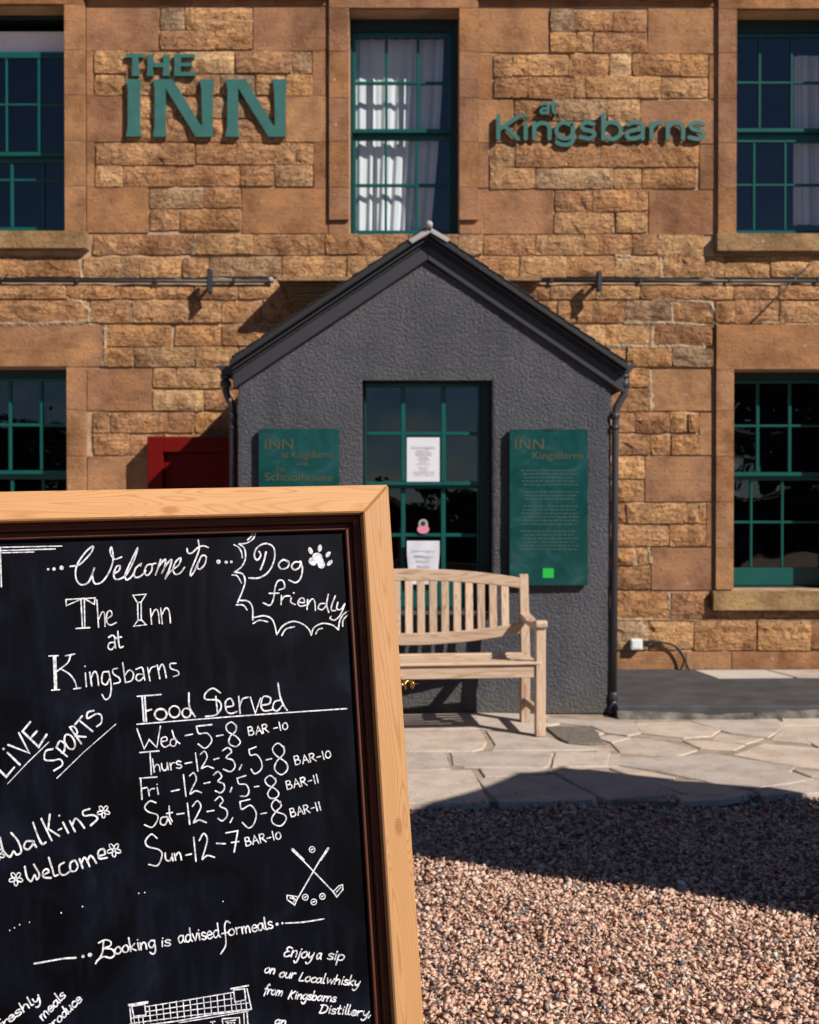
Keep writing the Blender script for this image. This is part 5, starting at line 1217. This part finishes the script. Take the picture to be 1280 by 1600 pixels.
G = {  # single-stroke hand: advance, strokes (x-height 1, ascender 1.9, descender -.9)
'a': (1.0, [[(.78, .88), (.45, 1), (.1, .65), (.18, .1), (.45, .03), (.72, .4), (.8, .95)], ['!', (.8, .95), (.8, .3), (.95, .02)]]),
'b': (.95, [['!', (.12, 1.9), (.12, .05)], [(.12, .6), (.45, 1), (.82, .7), (.72, .15), (.4, 0), (.12, .15)]]),
'c': (.85, [[(.78, .82), (.5, 1), (.12, .65), (.2, .12), (.5, 0), (.82, .2)]]),
'd': (1.0, [[(.78, .88), (.45, 1), (.1, .6), (.18, .1), (.45, .03), (.78, .4)], [(.85, 1.9), (.82, 1), (.8, .3), (.98, .02)]]),
'e': (.9, [[(.14, .5), (.78, .6), (.62, .97), (.35, .97), (.1, .55), (.2, .1), (.5, 0), (.85, .22)]]),
'f': (.7, [[(.75, 1.7), (.55, 1.9), (.36, 1.5), (.32, .6), (.28, -.4)], ['!', (.05, .95), (.62, .98)]]),
'g': (.95, [[(.78, .9), (.45, 1), (.1, .62), (.2, .1), (.5, .05), (.78, .45)], [(.82, .98), (.8, -.1), (.66, -.75), (.35, -.88), (.1, -.6)]]),
'h': (.95, [['!', (.12, 1.9), (.12, 0)], [(.12, .5), (.45, 1), (.76, .8), (.8, 0)]]),
'i': (.4, [['!', (.18, 1), (.2, .03)], ['!', (.2, 1.42), (.23, 1.46)]]),
'j': (.45, [[(.3, 1), (.28, .1), (.2, -.7), (-.05, -.88), (-.22, -.6)], ['!', (.32, 1.42), (.35, 1.46)]]),
'k': (.85, [['!', (.12, 1.9), (.12, 0)], ['!', (.7, .98), (.15, .45), (.75, 0)]]),
'l': (.42, [[(.16, 1.9), (.14, .6), (.18, .1), (.38, .04)]]),
'm': (1.4, [['!', (.12, 1), (.12, 0)], [(.12, .5), (.38, 1), (.6, .8), (.62, 0)], [(.62, .5), (.9, 1), (1.14, .8), (1.18, 0)]]),
'n': (.95, [['!', (.12, 1), (.12, 0)], [(.12, .5), (.45, 1), (.74, .8), (.78, 0)]]),
'o': (.95, [[(.5, 1), (.12, .65), (.16, .15), (.5, 0), (.82, .35), (.74, .88), (.5, 1)]]),
'p': (.95, [['!', (.12, 1), (.12, -.85)], [(.12, .6), (.45, 1), (.82, .7), (.72, .15), (.4, 0), (.12, .15)]]),
'r': (.7, [['!', (.12, 1), (.14, 0)], [(.13, .5), (.35, .92), (.65, .95)]]),
's': (.8, [[(.68, .85), (.4, 1), (.14, .8), (.28, .55), (.6, .42), (.68, .15), (.4, 0), (.08, .12)]]),
't': (.62, [[(.28, 1.6), (.26, .6), (.32, .08), (.55, .05)], ['!', (.02, 1.02), (.55, 1.06)]]),
'u': (.95, [[(.12, 1), (.12, .35), (.35, 0), (.65, .2), (.76, .7)], ['!', (.78, 1), (.8, 0)]]),
'v': (.85, [['!', (.08, 1), (.4, 0), (.75, 1)]]),
'w': (1.25, [['!', (.08, 1), (.32, 0), (.6, .8), (.86, 0), (1.12, 1)]]),
'x': (.85, [['!', (.1, 1), (.75, 0)], ['!', (.75, 1), (.1, 0)]]),
'y': (.9, [[(.1, 1), (.15, .4), (.4, .15), (.7, .55)], [(.8, 1), (.7, 0), (.5, -.7), (.2, -.88), (.02, -.65)]]),
'z': (.85, [['!', (.1, 1), (.75, 1), (.1, 0), (.8, 0)]]),
'A': (1.15, [['!', (.08, 0), (.55, 1.5), (1.0, 0)], ['!', (.28, .55), (.85, .6)]]),
'B': (1.1, [['!', (.12, 1.5), (.12, 0)], [(.12, 1.45), (.6, 1.5), (.75, 1.15), (.5, .82), (.14, .8)], [(.3, .82), (.8, .7), (.9, .3), (.6, .02), (.12, 0)]]),
'R': (1.1, [['!', (.12, 1.5), (.12, 0)], [(.12, 1.45), (.6, 1.5), (.8, 1.15), (.5, .78), (.14, .75)], ['!', (.4, .75), (.95, 0)]]),
'D': (1.2, [['!', (.3, 1.55), (.14, 0)], [(.0, 1.5), (.55, 1.6), (1.0, 1.2), (.95, .4), (.5, 0), (.1, .02)]]),
'E': (1.0, [[(.95, 1.45), (.5, 1.6), (.25, 1.25), (.5, .9), (.7, .85)], [(.5, .9), (.12, .55), (.2, .05), (.6, 0), (.95, .25)]]),
'K': (1.1, [['!', (.3, 1.7), (.12, -.1)], ['!', (.95, 1.6), (.25, .8), (.85, -.1)]]),
'L': (.95, [[(.3, 1.6), (.12, .3), (.2, .0), (.8, .08)]]),
'1': (.5, [['!', (.2, 1.5), (.24, 0)]]), '0': (.95, [[(.5, 1.2), (.14, .8), (.16, .2), (.5, 0), (.84, .35), (.8, 1.0), (.5, 1.2)]]),
'-': (.85, [['!', (.08, .62), (.66, .66)]]), ',': (.4, [['!', (.25, .2), (.05, -.35)]]), ' ': (.6, []),
}
def write(c, s, x0, y0, x1, y1, xh, wpx=2.6, slant=0.0, tr=None, jit=.04):
    if tr: (x0, y0), (x1, y1) = tr(x0, y0), tr(x1, y1); xh = xh*tr.s
    d = Vector((x1-x0, y1-y0)); tot = sum(G[k][0] for k in s)-.12; u = d/tot; up = Vector((d.y, -d.x)).normalized()*xh
    x = 0
    for k in s:
        adv, st = G[k]; j1, j2 = random.uniform(-jit, jit), random.uniform(-jit, jit)
        for q in st:
            sharp = q[0] == '!'; P = q[1:] if sharp else q; out = []
            for a, b_ in P:
                p = Vector((x0, y0))+u*(x+a+slant*b_*xh/max(u.length, 1e-6)+j1)+up*(b_*(1+j2)+j2); out.append((p.x, p.y))
            c.line((['!']+out) if sharp else out, wpx)
        x += adv
def ztr(ox, oy, s):
    f = lambda x, y: (ox+x/s, oy+y/s); f.s = 1/s; return f
R3 = ztr(0, 820, 3.765); R4 = ztr(320, 820, 4.571); R5 = ztr(0, 1080, 4.267); R6 = ztr(200, 1060, 3.556); R7 = ztr(200, 1220, 3.556); R8 = ztr(0, 1410, 4.267); R9 = ztr(280, 1410, 4.0)
def strokes(tr, L_, w_=3.2, name='chalk_lettering', dots=()):
    c = Chalk(name)
    for s in L_: c.line(s, w_, tr)
    for x, y, r in dots: c.dot(x, y, r*tr.s, tr)
    return c
strokes(R3, [['!', (-60, 135), (0, 133), (365, 125)], ['!', (0, 152), (325, 142)], ['!', (0, 165), (200, 160)], ['!', (2, 140), (8, 365)]], 2.2, 'chalk_border').done()
strokes(R3, [[(412, 245), (470, 232), (535, 165), (546, 126), (500, 165), (452, 240), (446, 310), (475, 352), (520, 338), (548, 275), (556, 252), (543, 300), (560, 346), (605, 332), (650, 262), (666, 195), (656, 132), (648, 160), (672, 202), (715, 190)],
 [(672, 288), (700, 268), (706, 242), (686, 246), (670, 285), (677, 318), (712, 316), (748, 286), (790, 205), (810, 136), (775, 205), (738, 290), (746, 324), (778, 300), (800, 255), (830, 228), (826, 242)], [(800, 252), (788, 290), (800, 310), (830, 300), (858, 270)],
 [(895, 232), (866, 238), (850, 275), (866, 298), (892, 270), (897, 234), (918, 226)], [(945, 205), (934, 240), (914, 298), (935, 245), (972, 204), (968, 250), (950, 288), (975, 240), (1008, 206), (1000, 250), (972, 318), (990, 288), (1018, 262), (1052, 236), (1064, 196), (1038, 212), (1018, 258), (1030, 290), (1060, 284), (1086, 250)],
 [(1100, 140), (1106, 165), (1130, 165), (1162, 136), (1196, 124), (1226, 134)], [(1166, 92), (1172, 140), (1152, 200), (1124, 268), (1122, 300), (1145, 270), (1168, 216), (1160, 250), (1178, 260), (1206, 230), (1212, 186), (1186, 184), (1164, 230)]],
 3.0, dots=[(283, 262, 7), (318, 260, 10), (362, 253, 13)]).done()
strokes(R3, [['!', (388, 440), (560, 430), (555, 468), (500, 436)], ['!', (480, 436), (390, 476), (388, 440)], ['!', (476, 436), (485, 605)], ['!', (496, 434), (499, 605)], ['!', (447, 610), (528, 605)], ['!', (570, 442), (580, 603)], [(579, 560), (600, 515), (615, 525), (618, 598)], [(628, 555), (658, 532), (650, 505), (630, 520), (628, 570), (650, 590), (685, 575)]], 2.5).done()
strokes(R3, [['!', (808, 458), (782, 415), (860, 408), (830, 455), (808, 458)], ['!', (810, 458), (812, 565)], ['!', (830, 455), (831, 562)], ['!', (812, 562), (786, 597), (860, 588), (833, 560), (812, 562)], ['!', (885, 495), (892, 585)], [(890, 540), (912, 500), (930, 512), (938, 580)], ['!', (945, 490), (955, 583)], [(952, 530), (975, 490), (995, 508), (1003, 578)]], 2.5).done()
strokes(R3, [[(640, 662), (662, 650), (676, 664), (675, 690), (680, 725)], [(676, 690), (645, 696), (636, 722), (655, 735), (676, 712)], [(693, 625), (698, 690), (706, 722), (725, 716)], ['!', (678, 668), (714, 660)]], 2.8).done()
strokes(R3, [['!', (288, 772), (342, 770)], ['!', (315, 772), (322, 970)], ['!', (321, 772), (328, 970)], ['!', (327, 772), (333, 970)], ['!', (304, 973), (350, 970)], [(415, 768), (398, 812), (335, 862)], ['!', (385, 771), (440, 760)], [(362, 850), (410, 880), (440, 920), (452, 962)], ['!', (433, 966), (475, 960)],
 ['!', (502, 872), (508, 952)], ['!', (528, 868), (540, 948)], [(535, 905), (555, 863), (572, 882), (580, 945)], [(640, 865), (606, 870), (600, 925), (625, 940), (645, 905)], [(640, 860), (654, 950), (646, 1010), (620, 1028), (600, 998)], [(690, 845), (665, 852), (668, 878), (700, 900), (705, 925), (670, 935)],
 ['!', (722, 812), (738, 930)], [(735, 885), (760, 855), (785, 875), (775, 915), (740, 928)], [(800, 850), (835, 840), (846, 878), (852, 915)], [(842, 880), (810, 880), (800, 905), (820, 918), (845, 898)], ['!', (868, 840), (882, 918)], [(875, 872), (890, 842), (915, 832)], ['!', (925, 825), (940, 905)], [(932, 860), (950, 822), (965, 838), (978, 900)], [(1035, 815), (1002, 818), (1006, 846), (1045, 860), (1050, 882), (1020, 893)]], 2.6, dots=[(500, 832, 5)]).done()
strokes(R4, [[(245, 138), (300, 130), (345, 100), (362, 60)], [(305, 108), (330, 85), (345, 52)], [(245, 138), (283, 170), (290, 240), (262, 300), (212, 338)], [(208, 142), (240, 160), (262, 195), (268, 235)], [(212, 338), (268, 350), (288, 400), (270, 470), (235, 555)], [(195, 358), (232, 366), (262, 415)], [(250, 540), (308, 546), (340, 590), (343, 680)], [(225, 572), (275, 575), (302, 608)], [(355, 662), (420, 650), (475, 670), (500, 720), (513, 785)], [(345, 705), (390, 682), (450, 693)], [(513, 785), (560, 720), (630, 690), (700, 710), (745, 750), (760, 788)], [(550, 790), (580, 745), (640, 728)], [(760, 788), (780, 735), (840, 705), (910, 716), (955, 750)], [(793, 778), (810, 748), (838, 740)], [(955, 750), (962, 690), (990, 640), (1040, 608)], [(985, 725), (988, 680), (1025, 640)]], 2.8, 'chalk_burst').done()
strokes(R4, [[(388, 190), (400, 218), (376, 252), (354, 222), (372, 165), (432, 134), (490, 160), (498, 240), (460, 330), (390, 378), (315, 380)], [(437, 195), (422, 260), (398, 320)], [(600, 268), (562, 250), (528, 280), (545, 315), (590, 305), (602, 270), (588, 256)], [(685, 268), (645, 266), (620, 295), (640, 322), (675, 305), (688, 266)], [(682, 260), (697, 315), (685, 380), (650, 413), (600, 395)]], 3.2, dots=[(98, 265, 16), (152, 268, 12), (190, 265, 10)]).done()
strokes(R4, [[(530, 465), (570, 448), (558, 400), (522, 402), (502, 450), (490, 530), (465, 575), (418, 558)], ['!', (460, 490), (530, 488)], ['!', (548, 505), (545, 570)], [(545, 545), (570, 512), (608, 508)], [(618, 520), (614, 552), (645, 570)], [(665, 552), (710, 555), (705, 526), (682, 528), (664, 560), (685, 582), (718, 575)], ['!', (735, 535), (730, 605)], [(732, 575), (765, 530), (785, 550), (790, 612)], [(865, 562), (825, 565), (810, 595), (840, 606), (868, 575)], [(882, 497), (870, 570), (885, 625)], [(932, 507), (905, 580), (908, 612), (935, 612)], [(950, 555), (942, 598), (970, 605), (996, 570)], [(1000, 565), (970, 640), (930, 680), (895, 670), (902, 655)]], 2.9, dots=[(635, 487, 6)]).done()
c = Chalk('chalk_paw_print')
for x, y, rx_, ry_, ro in ((803, 232, 36, 34, 0), (772, 262, 33, 28, .5), (832, 283, 27, 30, 0), (812, 250, 36, 30, .4), (755, 185, 15, 27, -.35), (822, 167, 15, 26, .15), (880, 212, 14, 24, .65), (893, 272, 14, 26, .75)): c.dot(x, y, rx_/4.571, R4, ry_/4.571, ro)
c.done()
c = strokes(R5, [['!', (-40, 492), (42, 572), (95, 508)], ['!', (50, 410), (132, 490)], ['!', (55, 358), (195, 412), (126, 278)], ['!', (150, 268), (258, 372), (310, 290)], ['!', (155, 262), (202, 205)], ['!', (205, 312), (245, 268)]], 3.7, dots=[(24, 385, 9)]); c.line(['!', (50, 618), (180, 480), (325, 340)], 1.6, R5); c.done()
c = strokes(R5, [[(352, 385), (305, 400), (298, 455), (350, 462), (402, 455), (415, 492), (360, 530)], ['!', (376, 375), (448, 436)], [(376, 375), (400, 332), (432, 355), (428, 398), (412, 410)], [(440, 290), (430, 330), (455, 378), (490, 385), (500, 345), (476, 300), (440, 290)], ['!', (465, 240), (542, 350)], [(465, 240), (492, 236), (515, 270), (502, 300)], ['!', (502, 300), (572, 305)], ['!', (500, 222), (548, 165)], ['!', (525, 192), (617, 268)], [(625, 130), (585, 142), (584, 182), (640, 152), (675, 162), (675, 210), (645, 236)]], 3.2); c.line(['!', (380, 580), (560, 405), (772, 220)], 1.7, R5); c.done()
def flower(c, x, y, r, tr, w_=2.2):
    for k in range(5):
        a = k*2*math.pi/5+.3; c.ring(x+math.cos(a)*r*.6, y+math.sin(a)*r*.6, r*.42, r*.26, w_, tr, a)
c = strokes(R5, [[(0, 975), (20, 1060), (62, 1105), (84, 1078), (92, 1066), (112, 1090), (142, 1068), (120, 1000), (75, 945)], [(215, 1000), (175, 1002), (160, 1040), (190, 1055), (225, 1010), (218, 1002), (242, 1040)], [(220, 875), (250, 960), (280, 1018), (305, 1008)], ['!', (275, 850), (345, 996)], ['!', (332, 822), (322, 918), (396, 966)], ['!', (390, 926), (410, 916)], ['!', (420, 875), (455, 945)], ['!', (465, 865), (500, 936)], [(482, 895), (502, 850), (532, 870), (562, 912)], [(597, 785), (555, 800), (562, 830), (620, 826), (650, 850), (605, 895)]], 3.3, dots=[(395, 830, 7)]); flower(c, 690, 802, 42, R5); flower(c, -12, 1090, 42, R5); c.done()
c = strokes(R5, [[(165, 1170), (180, 1240), (208, 1268), (230, 1225), (246, 1256), (262, 1222), (225, 1155)], [(287, 1225), (325, 1205), (310, 1185), (286, 1205), (292, 1240), (340, 1245)], [(325, 1110), (350, 1190), (362, 1230), (387, 1225)], [(428, 1142), (396, 1165), (402, 1215), (430, 1225), (462, 1205)], [(490, 1130), (468, 1150), (472, 1195), (500, 1200), (518, 1170), (505, 1135), (490, 1130)], ['!', (530, 1120), (552, 1180)], [(542, 1150), (560, 1110), (578, 1125), (598, 1168)], [(582, 1140), (600, 1098), (622, 1112), (642, 1146)], [(655, 1100), (700, 1085), (688, 1052), (656, 1068), (662, 1115), (715, 1110)]], 3.2); flower(c, 106, 1250, 46, R5); flower(c, 760, 1058, 46, R5); c.done()
c = strokes(R6, [['!', (52, 100), (183, 90)], ['!', (78, 98), (88, 240)], ['!', (93, 98), (102, 240)], ['!', (100, 182), (130, 173)], [(338, 80), (342, 160), (372, 212)], [(513, 80), (470, 55), (430, 85), (432, 116), (500, 122), (518, 160), (490, 202), (432, 212)], ['!', (488, 100), (497, 188)], [(542, 160), (585, 150), (570, 112), (542, 130), (547, 180), (572, 195), (605, 185)], ['!', (615, 100), (623, 195)], [(621, 152), (637, 115), (666, 105)], ['!', (680, 105), (707, 195), (736, 110)], [(740, 150), (785, 140), (790, 108), (752, 102), (739, 150), (756, 180), (800, 175)], [(850, 120), (815, 130), (805, 168), (830, 180), (857, 150)], [(833, 25), (845, 100), (865, 150), (885, 178)]], 3.0)
c.ring(182, 200, 33, 30, 3.4, R6); c.ring(258, 185, 30, 32, 3.2, R6); c.ring(325, 192, 24, 26, 3.0, R6); c.line([(50, 255), (650, 207), (1215, 168)], 2.6, R6); c.done()
F8 = lambda x, y: [(x+45, y+20), (x+18, y), (x-10, y+20), (x-2, y+52), (x+45, y+80), (x+68, y+112), (x+42, y+136), (x+6, y+118), (x+12, y+80), (x+42, y+50), (x+46, y+18)]
c = strokes(R6, [['!', (50, 280), (90, 392), (118, 340), (160, 385), (180, 265)], [(182, 352), (215, 345), (210, 325), (186, 335), (186, 365), (205, 382), (230, 370)], [(265, 335), (240, 342), (236, 370), (260, 375), (272, 345)], [(245, 290), (262, 340), (288, 362)], ['!', (318, 318), (358, 310)], ['!', (380, 266), (465, 257)], [(380, 268), (394, 306), (440, 305), (466, 345), (430, 388), (390, 365)], ['!', (492, 321), (528, 314)], F8(556, 243)], 2.6); write(c, 'BAR -10', 668, 318, 888, 282, 30, 2.4, tr=R6); c.done()
c = strokes(R6, [['!', (65, 412), (172, 403)], ['!', (122, 410), (130, 535)], ['!', (318, 473), (355, 466)], ['!', (375, 415), (388, 515)], [(402, 422), (425, 405), (440, 435), (425, 470), (408, 500), (440, 488), (475, 500)], ['!', (478, 451), (505, 443)], [(525, 402), (555, 385), (575, 408), (545, 440), (582, 455), (595, 490), (570, 518), (530, 505)], ['!', (632, 480), (618, 508)], ['!', (675, 395), (712, 380)], [(672, 395), (680, 426), (716, 425), (742, 465), (740, 505), (705, 530), (684, 505)], ['!', (768, 453), (798, 446)], [(866, 384), (832, 360), (803, 390), (820, 426), (878, 468), (885, 508), (850, 535), (815, 505), (826, 462), (866, 418), (866, 380)]], 2.6)
write(c, 'hurs', 142, 520, 298, 498, 40, 2.5, tr=R6); write(c, 'BAR-10', 928, 482, 1128, 440, 31, 2.4, tr=R6); c.done()
c = strokes(R6, [['!', (65, 555), (160, 548)], ['!', (70, 555), (78, 672)], ['!', (78, 612), (106, 606)], ['!', (308, 535), (322, 655)], [(342, 542), (365, 525), (380, 560), (362, 600), (345, 642), (375, 625), (408, 635)], ['!', (422, 584), (455, 577)], [(475, 537), (500, 518), (520, 545), (500, 572), (530, 585), (536, 612), (515, 635), (485, 625)], ['!', (605, 556), (655, 540)], [(607, 556), (617, 586), (655, 590), (672, 622), (660, 652), (625, 655)], ['!', (577, 606), (568, 630)], ['!', (702, 603), (726, 599)], ['!', (240, 628), (285, 618)], [(818, 560), (790, 540), (762, 562), (775, 592), (815, 612), (838, 640), (822, 664), (790, 665), (776, 640), (796, 606), (820, 580), (818, 556)]], 2.6)
write(c, 'ri', 112, 655, 175, 645, 38, 2.5, tr=R6); write(c, 'BAR-11', 880, 617, 1062, 580, 31, 2.4, tr=R6); c.done()
c = strokes(R7, [[(155, 122), (122, 113), (93, 145), (112, 172), (160, 188), (165, 215), (135, 258), (92, 245)], [(215, 200), (186, 206), (181, 238), (205, 244), (220, 215), (218, 200), (238, 240)], ['!', (228, 140), (232, 200), (246, 226)], ['!', (214, 182), (247, 176)], ['!', (272, 186), (312, 180)], ['!', (330, 125), (343, 242)], [(358, 142), (385, 112), (405, 142), (385, 190), (365, 232), (395, 218), (435, 232)], ['!', (440, 171), (478, 165)], [(483, 110), (510, 88), (528, 112), (510, 140), (546, 160), (550, 195), (525, 222), (500, 210)], ['!', (582, 205), (568, 232)], ['!', (622, 116), (678, 103)], [(622, 118), (632, 158), (680, 136), (712, 180), (700, 238), (670, 262), (635, 232)], ['!', (738, 184), (770, 178)], [(847, 124), (820, 105), (797, 135), (815, 168), (868, 188), (878, 215), (850, 250), (810, 240), (798, 210), (822, 172), (850, 142), (846, 116)]], 2.6); write(c, 'BAR-11', 905, 200, 1074, 162, 31, 2.4, tr=R7); c.done()
c = strokes(R7, [[(162, 320), (130, 297), (97, 335), (112, 366), (170, 382), (190, 412), (165, 470), (115, 465)], [(207, 402), (210, 436), (230, 445), (246, 420)], ['!', (245, 405), (250, 445)], ['!', (258, 405), (265, 442)], [(262, 424), (280, 398), (292, 412), (297, 440)], ['!', (322, 413), (352, 407)], ['!', (365, 315), (378, 447)], [(396, 332), (420, 293), (440, 322), (430, 375), (412, 436), (440, 415), (480, 425)], ['!', (492, 348), (540, 350)], ['!', (543, 290), (610, 278), (590, 395)], ['!', (575, 343), (615, 338)]], 2.7, dots=[(60, 625, 4), (93, 621, 4), (528, 670, 3)]); write(c, 'BAR-10', 652, 362, 850, 322, 31, 2.4, tr=R7); c.done()
c = Chalk('chalk_golf_clubs'); c.line(['!', (970, 440), (1155, 632)], 2.4, R7); c.line(['!', (1070, 435), (945, 650)], 2.4, R7); c.line(['!', (914, 382), (974, 440)], 5.2, R7); c.line(['!', (1112, 376), (1070, 440)], 4.8, R7)
c.line(['!', (1138, 618), (1172, 584), (1192, 578), (1194, 604), (1160, 646), (1138, 618)], 2.2, R7); c.line(['!', (1158, 618), (1182, 592)], 2, R7); c.line(['!', (945, 645), (926, 690), (884, 660), (884, 636), (945, 645)], 2.2, R7); c.line(['!', (900, 650), (930, 660), (918, 675)], 2, R7); c.line(['!', (915, 645), (935, 668)], 2, R7)
for x, y in ((1023, 382), (985, 647), (1032, 673), (1080, 642)): c.ring(x, y, 15.5, 16, 2.0, R7); c.dot(x-3, y+1, 1.3, R7); c.dot(x+4, y-3, 1.1, R7)
c.done()
strokes(R8, [[(230, 408), (290, 398), (380, 382), (440, 373), (505, 370)]], 3.0, 'chalk_line', dots=[(553, 360, 11), (600, 350, 15)]).done()
strokes(R8, [], 3.0, 'chalk_dots', dots=[(65, 187, 5), (97, 170, 5), (131, 149, 5), (197, 132, 4), (408, 70, 5), (550, 28, 5)]).done()
c = strokes(R8, [[(690, 262), (684, 330), (664, 372), (640, 402)], [(658, 270), (700, 250), (738, 262), (734, 290), (692, 306), (745, 312), (765, 345), (738, 370), (692, 362), (652, 384), (638, 408)]], 3.0)
write(c, 'ooking', 762, 345, 1035, 300, 46, 2.8, tr=R8); c.done(); c = Chalk(); write(c, 'is', 1068, 295, 1135, 290, 40, 2.6, .1, tr=R8)
c.done(); c = Chalk(); write(c, 'advised', -5, 255, 252, 218, 46, 2.6, tr=R9); c.done(); c = Chalk(); c.line([(318, 128), (295, 118), (284, 150), (290, 210), (290, 270), (260, 322)], 2.6, R9); c.line(['!', (266, 196), (302, 188)], 2.4, R9); write(c, 'or', 308, 206, 384, 196, 40, 2.6, tr=R9); c.done(); c = Chalk(); write(c, 'meals', 392, 196, 586, 162, 42, 2.6, tr=R9)
c.done(); c = Chalk('chalk_line'); c.dot(612, 137, 2.6, R9); c.dot(645, 130, 1.8, R9); c.line([(665, 130), (780, 123), (905, 103)], 2.6, R9); c.done()
for words in ([('Enjoy', 650, 336, 832, 352, 38), ('a', 854, 353, 884, 355, 36), ('sip', 920, 356, 1028, 362, 36)], [('on', 528, 440, 592, 447, 32), ('our', 620, 466, 718, 474, 32), ('Local', 745, 490, 902, 506, 32), ('whisky', 914, 504, 1122, 524, 32)], [('from', 525, 570, 640, 584, 32), ('Kingsbarns', 680, 598, 974, 622, 30)], [('Distillery,', 870, 690, 1195, 712, 32)], [('an', 592, 762, 662, 768, 30)]):
    for s_, a, b_, d_, e_, h_ in words: c = Chalk(); write(c, s_, a, b_, d_, e_, h_, 2.7, .22, tr=R9); c.done()
for s_, a, b_, d_, e_ in (('freshly', -10, 860, 268, 648), ('meals', 285, 792, 440, 625), ('produce', 330, 862, 548, 655)):
    c = Chalk(); write(c, s_, a, b_, d_, e_, 34, 2.7, .15, tr=R8); c.done()
c = Chalk('chalk_building')
def ln(w_, *p): c.line(['!']+list(p), w_)
ln(2.6, (201, 1570), (231, 1565)); ln(2.4, (202, 1572), (231, 1567)); ln(2.2, (206, 1573), (209, 1588), (228, 1586), (226, 1569), (206, 1572)); ln(2.2, (203, 1575), (206, 1606))
ln(2.8, (361, 1545), (388, 1540)); ln(2.2, (365, 1547), (367, 1566), (384, 1562), (382, 1545), (365, 1547)); ln(2.2, (386, 1545), (393, 1577))
for t in (0, .33, .66, 1): ln(1.7, (228+(-22 if t > .6 else 0), 1573+t*24+(2 if t > .6 else 0)), (300, 1561.5+t*25), (364+(24 if t > .6 else 0), 1550.5+t*29-(2.5 if t > .6 else 0)))
for k in range(13): x = 233+k*10.6; ln(1.7, (x, 1572.5-(x-228)*.165), (x+2.2, 1597-(x-228)*.125))
for k in range(3): x = 368+k*8; ln(1.6, (x, 1564), (x+1.5, 1579))
for k in range(3): x = 209+k*7; ln(1.6, (x, 1588), (x+1.5, 1600))
ln(2.4, (228, 1602), (280, 1595), (328, 1586), (350, 1583), (392, 1577)); ln(1.8, (280, 1598), (330, 1590), (388, 1580)); ln(2.0, (386, 1580), (388, 1612)); ln(1.8, (381, 1581), (382, 1610))
ln(2.2, (347, 1592), (374, 1590), (375, 1604), (349, 1605), (347, 1592)); ln(1.8, (352, 1596), (368, 1594)); ln(2.0, (329, 1597), (336, 1596)); ln(1.8, (332, 1597), (333, 1604))
for k in range(3): ln(1.5, (354+k*5, 1598), (357+k*5, 1598), (355+k*5, 1603))
ln(2, (203, 1600), (206, 1720)); ln(2, (388, 1600), (392, 1715)); ln(2, (206, 1720), (392, 1715)); ln(2, (280, 1650), (280, 1718)); ln(2, (310, 1650), (311, 1717)); ln(2, (280, 1650), (310, 1650))
c.done()
